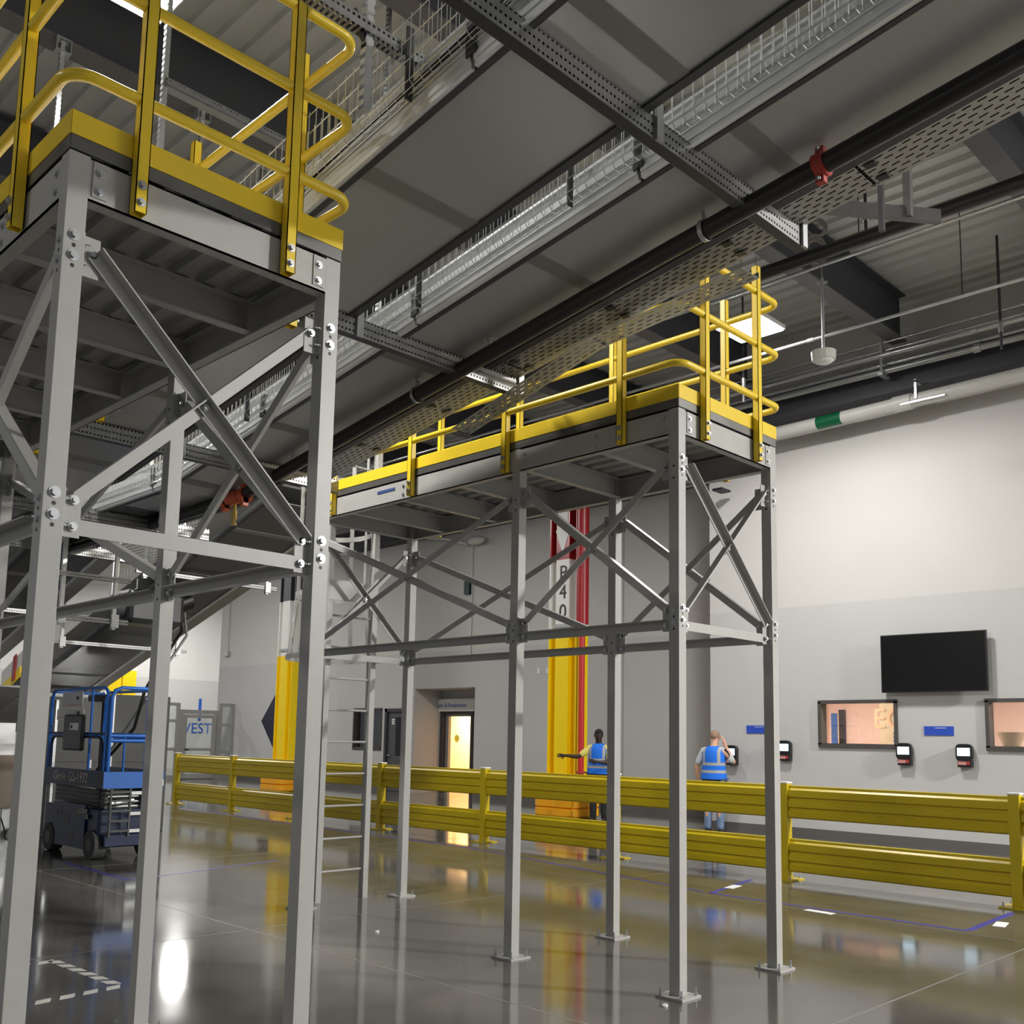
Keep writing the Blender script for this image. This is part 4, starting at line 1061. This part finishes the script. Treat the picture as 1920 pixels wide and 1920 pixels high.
cb = MB().box(ax0-.06, ax0-.005, 12.70, 13.30, 1.30, 1.76).build('control_box', m_black, t, bevel=.03)
MB().box(ax0-.063, ax0-.06, 12.80, 13.08, 1.56, 1.65).build('warning_label', m_paper, cb)
MB().box(ax0-.065, ax0-.063, 12.99, 13.05, 1.58, 1.625).build('warning_mark', m_ink, cb)
for (ya, yb, za, zb_, nm) in ((12.85, 13.50, 1.85, 2.05, 'instruction_sheet'), (12.80, 13.65, 1.69, 1.83, 'instruction_sheet')):
    p = MB().box(ax0-.012, ax0-.006, ya, yb, za, zb_).build(nm, m_paper, t)
    MB().box(ax0-.015, ax0-.012, ya+.12, ya+.2, (za+zb_)/2, (za+zb_)/2+.04).build('print_mark', m_ink, p)
    MB().box(ax0-.015, ax0-.012, ya+.03, yb-.03, za+.03, za+.036).build('print_line', m_red, p)
for (y, z, wd, ht) in ((12.5, .50, .09, .06), (12.75, .52, .12, .07), (13.1, .45, .14, .10), (13.3, .53, .07, .08), (12.95, .26, .16, .07), (13.45, .50, .08, .07)):
    MB().box(ax0-.008, ax0-.004, y-wd/2, y+wd/2, z-ht/2, z+ht/2).build('chassis_decal', mat('decal_dim', (.22, .21, .19), .6), t)
lad = MB()
for x in (ax0+.10, ax0+.34): lad.box(x-.01, x+.01, ay0-.03, ay0-.0, .28, .86)
for z in (.35, .47, .59, .71, .82): lad.box(ax0+.10, ax0+.34, ay0-.035, ay0+.01, z-.012, z+.012)
lad.build('entry_ladder', m_taupe, t)
for z in (.34, .55, .80): MB().box(ax0+.36, ax1-.06, ay0+.02, ay0+.04, z-.02, z+.02).build('front_frame_bar', m_galv, t)
MB().sphere((ax0+.55, ay0+.01, .30), .03, .02, .03, 10, 8).build('marker_lamp', m_brass, t)
MB().box(ax1-.06, ax1+.0, ay0-.005, ay0+.0, .88, .96).build('white_decal', m_paper, t)
MB().tube([(ax1-.03, ay0-.01, .86), (ax1-.05, ay0-.02, .7), (ax1-.06, ay0-.015, .52)], .006, 6).build('cable', m_black, t)

# grey cabinets behind the lift
for (x0_, x1_, y0_, y1_, h, lab) in ((5.75, 6.5, 15.2, 16.0, 2.0, 'dark grey equipment cabinet seen through the left half of the blue lift railing'), (6.6, 7.6, 15.2, 16.0, 2.12, 'dark grey equipment cabinet seen through the right half of the blue lift railing')):
    t = thing('equipment_cabinet', lab, 'cabinet', ((x0_+x1_)/2, (y0_+y1_)/2, 0), 'grey equipment cabinets behind the lift')
    MB().box(x0_, x1_, y0_, y1_, 0.0, h).build('body', m_taupe, t, bevel=.01)
    MB().box(x0_+.03, x1_-.03, y0_-.015, y0_, .12, 1.05).build('door', m_taupe, t); MB().box(x0_+.03, x1_-.03, y0_-.015, y0_, 1.09, h-.05).build('door', m_taupe, t)
    MB().box(x0_+.05, x0_+.09, y0_-.03, y0_-.015, .05, h).build('strut_rail', m_perfzx, t, loc=(x0_+.07, y0_-.02, .05))
    MB().box(x1_-.15, x1_-.12, y0_-.03, y0_-.015, 1.0, 1.12).build('latch', m_zinc, t)

# ================================================================== DESCENDING CONVEYOR BEHIND THE PLATFORMS
T3 = .283
def z3(y, c=0.0): return 7.03-T3*y+c
def slab3(x0, x1, y0, y1, c0, c1, mb=None):
    mb = mb or MB(); return mb.hexa([(x, y, z3(y, c)) for x in (x0, x1) for y in (y0, y1) for c in (c0, c1)])
def incline(label, xa, xb, y0, y1):
    t = thing('inclined_conveyor', label, 'conveyor', ((xa+xb)/2, (y0+y1)/2, z3((y0+y1)/2)), 'inclined conveyors')
    slab3(xa, xb, y0, y1, 0, .012).build('bottom_pan', mat('conveyor_pan_dark', (0.16, 0.16, 0.152), 0.22, 0.4), t)
    y = y0+.8
    while y < y1: slab3(xa, xb, y-.04, y+.04, -.006, 0).build('joint_cover', m_joint, t); y += 1.37
    slab3(xa-.05, xa, y0, y1, -.03, .26).build('side_frame', m_dark, t); slab3(xb, xb+.04, y0, y1, -.02, .22).build('side_frame', m_alu, t)
    slab3(xa+.02, xb-.02, y0, y1, .2, .23).build('belt', m_rubber, t)
    slab3(xa-.36, xa-.08, y0, y1, .02, .03).build('cable_tray', m_perfy, t); slab3(xb+.06, xb+.26, y0, y1, .0, .01).build('cable_tray', m_perfy, t); slab3(xb+.255, xb+.26, y0, y1, .0, .08).build('tray_side', m_galv, t)
    b = MB(); y = y0
    while y < y1:
        b.tube([(xa-.36, y, z3(y, .25)), (xa-.36, y, z3(y, .04)), (xa-.08, y, z3(y, .04)), (xa-.08, y, z3(y, .25))], .003, 4); y += .09
    b.build('wire_mesh', m_wire, t)
    return t
incline('inclined conveyor descending toward the far end behind the folded lift', 6.0, 6.95, 9.9, 19.5)
incline('second inclined conveyor descending farther left, mostly behind the near legs', 4.15, 4.9, 11.9, 19.5)
def hanger_set(x, y, zt, zb, lab, w_=.75, rungs=2):
    t = thing('trapeze_hanger', lab, 'strut', (x, y, zb), 'galvanised trapeze hangers in the left background')
    for xx in (x, x+w_): MB().box(xx-.02, xx+.02, y-.02, y+.02, zb, zt).build('upright', m_galv, t)
    for k in range(rungs): MB().box(x-.12, x+w_+.15, y-.03, y+.03, zb+.06+k*.45, zb+.11+k*.45).build('cross_strut', m_perfx, t, loc=(x, y, zb+.06+k*.45))
    for xx in (x, x+w_): MB().box(xx-.04, xx+.04, y-.05, y-.02, zb+.02, zb+.16).build('corner_bracket', m_galv, t)
hanger_set(5.55, 12.0, 6.0, 3.47, 'galvanised trapeze hanger under the inclined conveyor, nearest one', 1.75)
hanger_set(5.55, 14.5, 6.0, 2.72, 'galvanised trapeze hanger under the inclined conveyor, middle one', 1.75)
hanger_set(5.55, 17.0, 5.0, 2.05, 'galvanised trapeze hanger under the inclined conveyor, far one', 1.75, 1)
hanger_set(3.95, 10.4, 3.7, 2.62, 'galvanised trapeze hanger hanging low between the near platform legs', .55)
hanger_set(4.2, 13.2, 5.0, 2.95, 'galvanised trapeze hanger in the cluttered area left of the lift', .7)
t = thing('conveyor_drive', 'black conveyor drive unit with cables hanging above the right end of the lift', 'motor', (5.85, 12.3, 3.1))
MB().box(5.45, 6.2, 12.15, 12.7, 2.92, 3.36).build('housing', m_black, t, bevel=.06)
MB().cyl((5.35, 12.4, 3.12), (5.62, 12.4, 3.12), .17, 20).build('motor', m_dark, t, smooth=True)
MB().cyl((6.1, 12.3, 3.2), (6.32, 12.3, 3.3), .13, 18).build('gearbox', m_black, t, smooth=True)
b = MB(); b.tube([(6.2, 12.4, 3.3), (6.5, 12.9, 3.3), (6.6, 13.0, 2.95), (6.3, 13.0, 2.45), (6.12, 13.0, 2.1), (6.10, 13.2, 1.6), (6.1, 14.3, 1.0)], .022, 8); b.build('flexible_conduit', m_black, t, smooth=True)
b = MB(); b.tube([(6.25, 12.4, 3.35), (6.56, 12.9, 3.3), (6.68, 13.0, 2.9), (6.38, 13.05, 2.38), (6.2, 13.1, 2.0), (6.18, 14.2, 1.2)], .018, 8); b.build('flexible_conduit', m_galv, t, smooth=True)
for k, (x, y, zt, zb_) in enumerate(((5.6, 12.3, 3.5, 3.36), (6.05, 12.5, 3.5, 3.36))): MB().cyl((x, y, zb_), (x, y, zt), .01, 6).build('hanger_rod', m_galv, t)
# lamp under the conveyors whose strip glows on the pan
t = thing('strip_light', 'slim lit strip light among the conveyors beyond the lift', 'light', (5.6, 17.6, 1.9))
MB().box(5.0, 5.08, 16.9, 18.1, 1.25, 1.30).build('housing', m_whitep, t); MB().box(5.01, 5.07, 16.92, 18.08, 1.30, 1.305).build('diffuser', MAT['led_diffuser'], t)

# machinery at the left edge
t = thing('tote_line', 'brown panelled conveyor machine at the far left edge below the blue lift level', 'machine', (3.7, 11.9, 0))
MB().box(3.2, 4.0, 11.3, 12.8, .72, 1.28).build('side_panel', m_brown, t, bevel=.01)
for x in (3.3, 3.9):
    for y in (11.4, 12.7): MB().box(x-.03, x+.03, y-.03, y+.03, 0, .72).build('leg', m_galv, t)
MB().box(3.2, 4.0, 11.35, 11.4, .25, .30).build('brace', m_galv, t)
MB().cyl((3.95, 11.32, .45), (3.95, 11.24, .45), .07, 16).build('caster', m_rubber, t)
b = MB()
for k in range(4): b.tube([(3.4+.12*k, 11.3, .72), (3.45+.12*k, 11.2, .62), (3.5+.12*k, 11.22, .50), (3.6+.1*k, 11.3, .42)], .008, 6)
b.build('cable', m_black, t)
MB().rings([[(3.95, 11.4, 1.28), (3.95, 11.9, 1.28), (3.75, 11.9, 1.28), (3.75, 11.4, 1.28)], [(3.95, 11.4, 1.62), (3.95, 11.6, 1.62), (3.75, 11.6, 1.62), (3.75, 11.4, 1.62)]]).build('white_hopper', m_whitep, t)
MB().box(3.0, 4.05, 11.28, 11.32, 1.36, 1.40).build('hand_bar', m_galv, t)
o = MB().hexa([(x, y, z) for x in (3.98, 4.0) for (y, z) in ((11.45, 2.12), (11.45, 2.42), (12.05, 1.90), (12.05, 2.2))]).build('hanging_banner', mat('banner_white', (.8, .78, .75), .6)); tag(o, 'white, red and yellow banner glimpsed between the leftmost legs', 'banner')
MB().hexa([(x, y, z) for x in (3.965, 3.98) for (y, z) in ((11.45, 2.12), (11.45, 2.24), (12.05, 1.90), (12.05, 2.02))]).build('yellow_print', m_coly, o)
MB().hexa([(x, y, z) for x in (3.955, 3.965) for (y, z) in ((11.58, 2.10), (11.58, 2.38), (11.66, 2.08), (11.66, 2.35))]).build('red_print', m_colr, o)
t = thing('inclined_conveyor', 'dark inclined conveyor frame at the far left edge', 'conveyor', (3.5, 13, 2))
for (x, dz) in ((3.3, 0), (4.0, 0)): MB().bar((x, 11.3, 2.15+dz), (x, 15.5, .9+dz), .05, .12).build('side_rail', m_dark, t)
MB().hexa([(x, y, z) for x in (3.3, 4.0) for (y, z) in ((11.3, 2.0), (11.3, 2.02), (15.5, .76), (15.5, .78))]).build('bottom_pan', m_pan, t)
for y, zz in ((11.9, 2.9), (13.4, 2.4)): MB().bar((3.2, y, zz), (4.1, y-.15, zz+.1), .05, .07).build('cross_bar', m_black, t)
for y in (11.9, 13.4): MB().box(3.58, 3.62, y-.02, y+.02, 1.4, 3.8).build('upright', m_galv, t)
t = thing('curved_guard', 'curved glossy dark cover with white rim high at the left edge', 'machine', (3.6, 12.2, 2.8))
b = MB(); pts = [V((3.55, 12.5-.45*math.cos(a*PI/12), 2.72+.33*math.sin(a*PI/12))) for a in range(0, 13)]
for p, q in zip(pts, pts[1:]): b.bar(p, q, .5, .02, (0, 0, 1))
b.build('cover', m_dark, t)
b = MB(); b.tube([p+V((-.26, 0, 0)) for p in pts], .02, 8); b.build('rim', m_whitep, t)

# ================================================================== WEST VESTIBULE
t = thing('storefront_screen', 'grey aluminium framed glass door and sidelights in front of the white west wall', 'glass screen', (16.9, 31.8, 0))
VY = 31.8
def fr(x0, x1, z0, z1, bars, nm='sidelight_frame', w_=.11, par=t):
    b = MB()
    yo = .05 if nm == 'door_leaf' else .0
    for (a, c, d, e) in ((x0, x0+w_, z0, z1), (x1-w_, x1, z0, z1), (x0+w_, x1-w_, z1-w_, z1), (x0+w_, x1-w_, z0, z0+w_*1.3)): b.box(a, c, VY-.04-yo, VY+.04-yo, d, e)
    for z in bars: b.box(x0+w_, x1-w_, VY-.04-yo, VY+.04-yo, z-.05, z+.05)
    o = b.build(nm, m_storeg, par); MB().box(x0+w_, x1-w_, VY-.004, VY+.004, z0+w_, z1-w_).build('pane', glass(), o); return o
fr(15.55, 16.25, 0, 2.56, (1.95, 1.0)); fr(17.72, 18.28, 0, 2.60, (1.85, .92))
fr(16.25, 17.715, 0, 2.34, (), 'door_frame', .14)
dl = fr(16.38, 17.58, .02, 2.18, (1.0,), 'door_leaf', .12)
MB().tube([(16.45, VY-.05, 1.0), (16.45, VY-.12, 1.0), (16.6, VY-.12, 1.0)], .02, 8).build('door_handle', m_black, dl)
b = MB(); b.box(15.05, 15.5, VY-.2, VY+.1, 0, 2.75); b.build('frame_post', m_whitep, t)
o = text('wall_lettering', 'WEST', .66, (22.2, 41.98, 1.75), (1, 0, 0), (0, 0, 1), m_inkb, None); tag(o, 'blue word WEST on the white wall seen through the glass door', 'lettering')
o = text('wall_numeral', '1', 1.45, (22.42, 41.98, 2.55), (1, 0, 0), (0, 0, 1), m_inkb, None); tag(o, 'large blue numeral 1 on the white wall above the word WEST', 'lettering')
o = MB().box(16.0, 16.12, 33.5, 34.1, 0, 2.0).build('blue_screen', mat('screen_violet', (.20, .20, .62), .5)); tag(o, 'violet-blue panel standing behind the left glass sidelight', 'panel')
o = MB().box(16.7, 18.0, 32.6, 33.0, 0.0, .10).build('floor_box', m_whitep); tag(o, 'low white box lying on the floor behind the glass door', 'box')

# service bits high on the back wall
t = thing('wall_fan_unit', 'small white sensor unit with grey cable high on the back wall under the far platform', 'sensor', (18.15, 19.5, 6.8))
MB().sphere((18.1, 19.3, 6.85), .12, .32, .12, 16, 8).build('housing', m_white, t, smooth=True)
MB().cyl((18.28, 19.62, 3.6), (18.28, 19.62, 6.75), .014, 8).build('conduit', m_galv, t)
MB().box(18.2, 18.3, 19.66, 19.86, 5.44, 5.80).build('green_box', mat('dark_green', (.01, .05, .04), .5), t)
MB().tube([(18.15, 19.7, 6.8), (18.1, 20.5, 7.05), (18.05, 21.4, 7.2)], .05, 10).build('pipe_run', m_white, t, smooth=True)
t = thing('drop_conduit', 'thin grey conduit ending in a box, high on the back wall left of the columns', 'conduit', (18.25, 32.4, 5))
MB().cyl((18.25, 32.4, 4.45), (18.25, 32.4, 7.18), .018, 8).build('pipe', m_galv, t); MB().box(18.18, 18.28, 32.28, 32.52, 4.32, 4.5).build('junction_box', m_galv, t)
o = MB().box(15.2, 15.5, 9.75, 9.95, 6.12, 6.16).build('wall_camera', m_black); tag(o, 'small black fixture just under the far platform corner against the right wall', 'camera')

# ================================================================== PEOPLE
def skin_mesh(verts, edges, root, m, name, parent, loc, rz, sub=2):
    me = bpy.data.meshes.new(name); me.from_pydata([v[0] for v in verts], edges, []); me.update()
    o = bpy.data.objects.new(name+'_tmp', me); COL.objects.link(o)
    sk = o.modifiers.new('skin', 'SKIN'); sk.use_smooth_shade = True
    for i, v in enumerate(verts):
        r = v[1] if isinstance(v[1], tuple) else (v[1], v[1])
        me.skin_vertices[0].data[i].radius = r
        me.skin_vertices[0].data[i].use_root = (i == root)
    ss = o.modifiers.new('sub', 'SUBSURF'); ss.levels = sub; ss.render_levels = sub
    bpy.context.view_layer.update()
    m2 = bpy.data.meshes.new_from_object(o.evaluated_get(bpy.context.evaluated_depsgraph_get()))
    bpy.data.objects.remove(o)
    R = Matrix.Rotation(rz, 3, 'Z')
    for v in m2.vertices: v.co = R @ v.co
    for p in m2.polygons: p.use_smooth = True
    m2.materials.clear(); m2.materials.append(m)
    ob = bpy.data.objects.new(name, m2); COL.objects.link(ob); place(ob, loc, parent); return ob
def person(label, loc, rz, skin, hairm, larm, rarm, vest_m, sleeve_m, pants_m, h=1.0, head_fwd=.0, hair_top=1.0):
    t = thing('person', label, 'person', loc); L = V(loc); R = Matrix.Rotation(rz, 3, 'Z')
    vs = []; es = []
    def add(p, r, par=None):
        vs.append(((p[0], p[1], p[2]), r)); i = len(vs)-1
        if par is not None: es.append((par, i))
        return i
    pel = add((0, 0, .95), .13); sp = add((0, 0, 1.15), .125, pel); ch = add((0, 0, 1.36), .13, sp); nk = add((.015, 0, 1.50), .055, ch)
    h0 = add((.03+head_fwd*.5, 0, 1.575), .062, nk); h1 = add((.035+head_fwd, 0, 1.64), .082, h0); h2 = add((.025+head_fwd, 0, 1.71), .072, h1)
    def hand(w_, d, parent_i, side):
        d = V(d).normalized(); w_ = V(w_); n = d.cross(V(side)).normalized(); s_ = V(side).normalized()
        pm = add(w_+d*.07, .030, parent_i)
        for k, (off, ln) in enumerate(((-.030, .075), (-.010, .085), (.010, .08), (.030, .065))):
            k0 = add(w_+d*.10+s_*off, .010, pm); k1 = add(w_+d*(.10+ln*.5)+s_*off+n*.012, .009, k0); add(w_+d*(.10+ln)+s_*off+n*.03, .008, k1)
        a = add(w_+d*.05-s_*.045, .011, pm); add(w_+d*.09-s_*.065+n*.012, .009, a)
    arms = {}
    for sgn, arm in ((1, larm), (-1, rarm)):
        sh = add((0, sgn*.185, 1.41), .058, ch); el = add(arm[0], .043, sh); fa = add(V(arm[0]).lerp(V(arm[1]), .4), .042, el); wr = add(arm[1], .028, fa)
        hand(arm[1], V(arm[1])-V(arm[0]) if len(arm) < 3 else arm[2], wr, arm[3] if len(arm) > 3 else (0, 1, 0))
    for sgn in (1, -1):
        hp = add((0, sgn*.095, .88), .095, pel); kn = add((.015, sgn*.11, .49), .062, hp); cf = add((-.01, sgn*.112, .35), .058, kn); an = add((-.01, sgn*.115, .10), .040, cf); add((.10, sgn*.12, .05), .035, an)
    skin_mesh(vs, es, pel, skin, 'body', t, loc, rz)
    def W(p): return L + R @ V(p)
    # jeans
    pv = [((0, 0, .98), .165), ((0, .095, .86), .125), ((.02, .11, .50), .080), ((-.005, .115, .05), .066), ((0, -.095, .86), .125), ((.02, -.11, .50), .080), ((-.005, -.115, .05), .066)]
    skin_mesh(pv, [(0, 1), (1, 2), (2, 3), (0, 4), (4, 5), (5, 6)], 0, pants_m, 'trousers', t, loc, rz)
    # shirt: torso and sleeves
    sv = [((0, 0, 1.0), .135), ((0, 0, 1.2), .132), ((0, 0, 1.38), .138), ((0, .185, 1.41), .072), (tuple(V((0, .185, 1.41)).lerp(V(larm[0]), .92)), .062), ((0, -.185, 1.41), .072), (tuple(V((0, -.185, 1.41)).lerp(V(rarm[0]), .92)), .062), ((.01, 0, 1.49), .068)]
    skin_mesh(sv, [(0, 1), (1, 2), (2, 3), (3, 4), (2, 5), (5, 6), (2, 7)], 0, sleeve_m, 'shirt', t, loc, rz)
    MB().rings([[tuple(W((a*math.cos(2*PI*j/24), b_*math.sin(2*PI*j/24), z))) for j in range(24)] for z, a, b_ in ((.80, .150, .205), (.88, .165, .218), (.99, .160, .215))]).build('belt_and_hem', m_shirtb, t, smooth=True)
    # vest as a lofted shell
    rs = []
    for z, a, b_ in ((.93, .172, .232), (1.0, .168, .228), (1.12, .155, .205), (1.26, .160, .205), (1.38, .160, .205), (1.44, .140, .175), (1.485, .105, .120), (1.50, .09, .10)):
        rs.append([(a*math.cos(2*PI*j/28), b_*math.sin(2*PI*j/28)*(1.0), z) for j in range(28)])
    bm = MB().rings([[tuple(R @ V(p)) for p in r] for r in rs])
    v_ = bm.build('safety_vest', vest_m, None, smooth=True, loc=(0, 0, 1.24))
    # keep object axes aligned with the body so that the bands follow it
    for q in v_.data.vertices: q.co = R.inverted() @ q.co
    place(v_, L+V((0, 0, 1.24)), t); v_.rotation_euler = (0, 0, rz)
    # hair, face, shoes
    hc = V((.022+head_fwd, 0, 1.685))
    b = MB(); rr = []
    for i in range(8):
        ph = -0.35+(PI/2+.35)*i/7; rad = max(.03, math.cos(ph))
        rr.append([W(hc+V((.098*rad*math.cos(2*PI*j/18)-(.012 if math.cos(2*PI*j/18) < 0 else -.0)+(-.02 if i < 3 and math.cos(2*PI*j/18) > 0.2 else 0), .082*rad*math.sin(2*PI*j/18), .095*math.sin(ph)*hair_top))) for j in range(18)])
    b.rings(rr).build('hair', hairm, t, smooth=True)
    f = V((.105+head_fwd, 0, 0))
    MB().sphere(W(f+V((.005, 0, 1.635))), .014, .014, .02, 8, 6).build('nose', skin, t, smooth=True)
    for s_ in (1, -1):
        MB().sphere(W(f+V((-.012, s_*.03, 1.665))), .009, .012, .008, 8, 6).build('eye', m_ink, t)
        MB().sphere(W(V((.03+head_fwd, s_*.083, 1.65))), .016, .01, .03, 8, 6).build('ear', skin, t, smooth=True)
        sh_ = []
        for x_, hw, ht in ((-.07, .032, .07), (-.02, .042, .10), (.06, .045, .085), (.14, .046, .06), (.20, .030, .04)):
            sh_.append([W((x_, s_*.118+hw*math.cos(a), max(0.0, ht*.5+ht*.5*math.sin(a)))) for a in [2*PI*j/12 for j in range(12)]])
        MB().rings(sh_).build('shoe', m_black, t, smooth=True)
    MB().box(*sum([[min(a, b__), max(a, b__)] for a, b__ in zip(W((f.x-.02, -.02, 1.605)), W((f.x-.008, .02, 1.598)))], [])).build('mouth', mat('lip', (.2, .06, .05), .5), t)
    return t
person('person in blue vest and jeans at the right wall, back turned, hand raised to head', (15.0, 9.82, 0), math.radians(12), m_skinl, m_hairg,
       ((-.02, .31, 1.14), (.03, .30, .88)), ((.10, -.34, 1.20), (.10, -.17, 1.52), (-.02, .25, .9), (1, 0, 0)), m_vest, m_shirt, m_denim, head_fwd=.05)
person('black-haired person in a blue vest behind the guard rail, arm out to the red pipe', (14.9, 12.32, 0), math.radians(200), m_skind, m_hairb,
       ((.16, .28, 1.14), (.30, .08, 1.16), (.3, -.8, .1), (0, 0, 1)), ((.12, -.38, 1.24), (.20, -.60, 1.26), (.3, -1, 0), (0, 0, 1)), m_vest, m_yshirt, m_shirtb, head_fwd=.01)
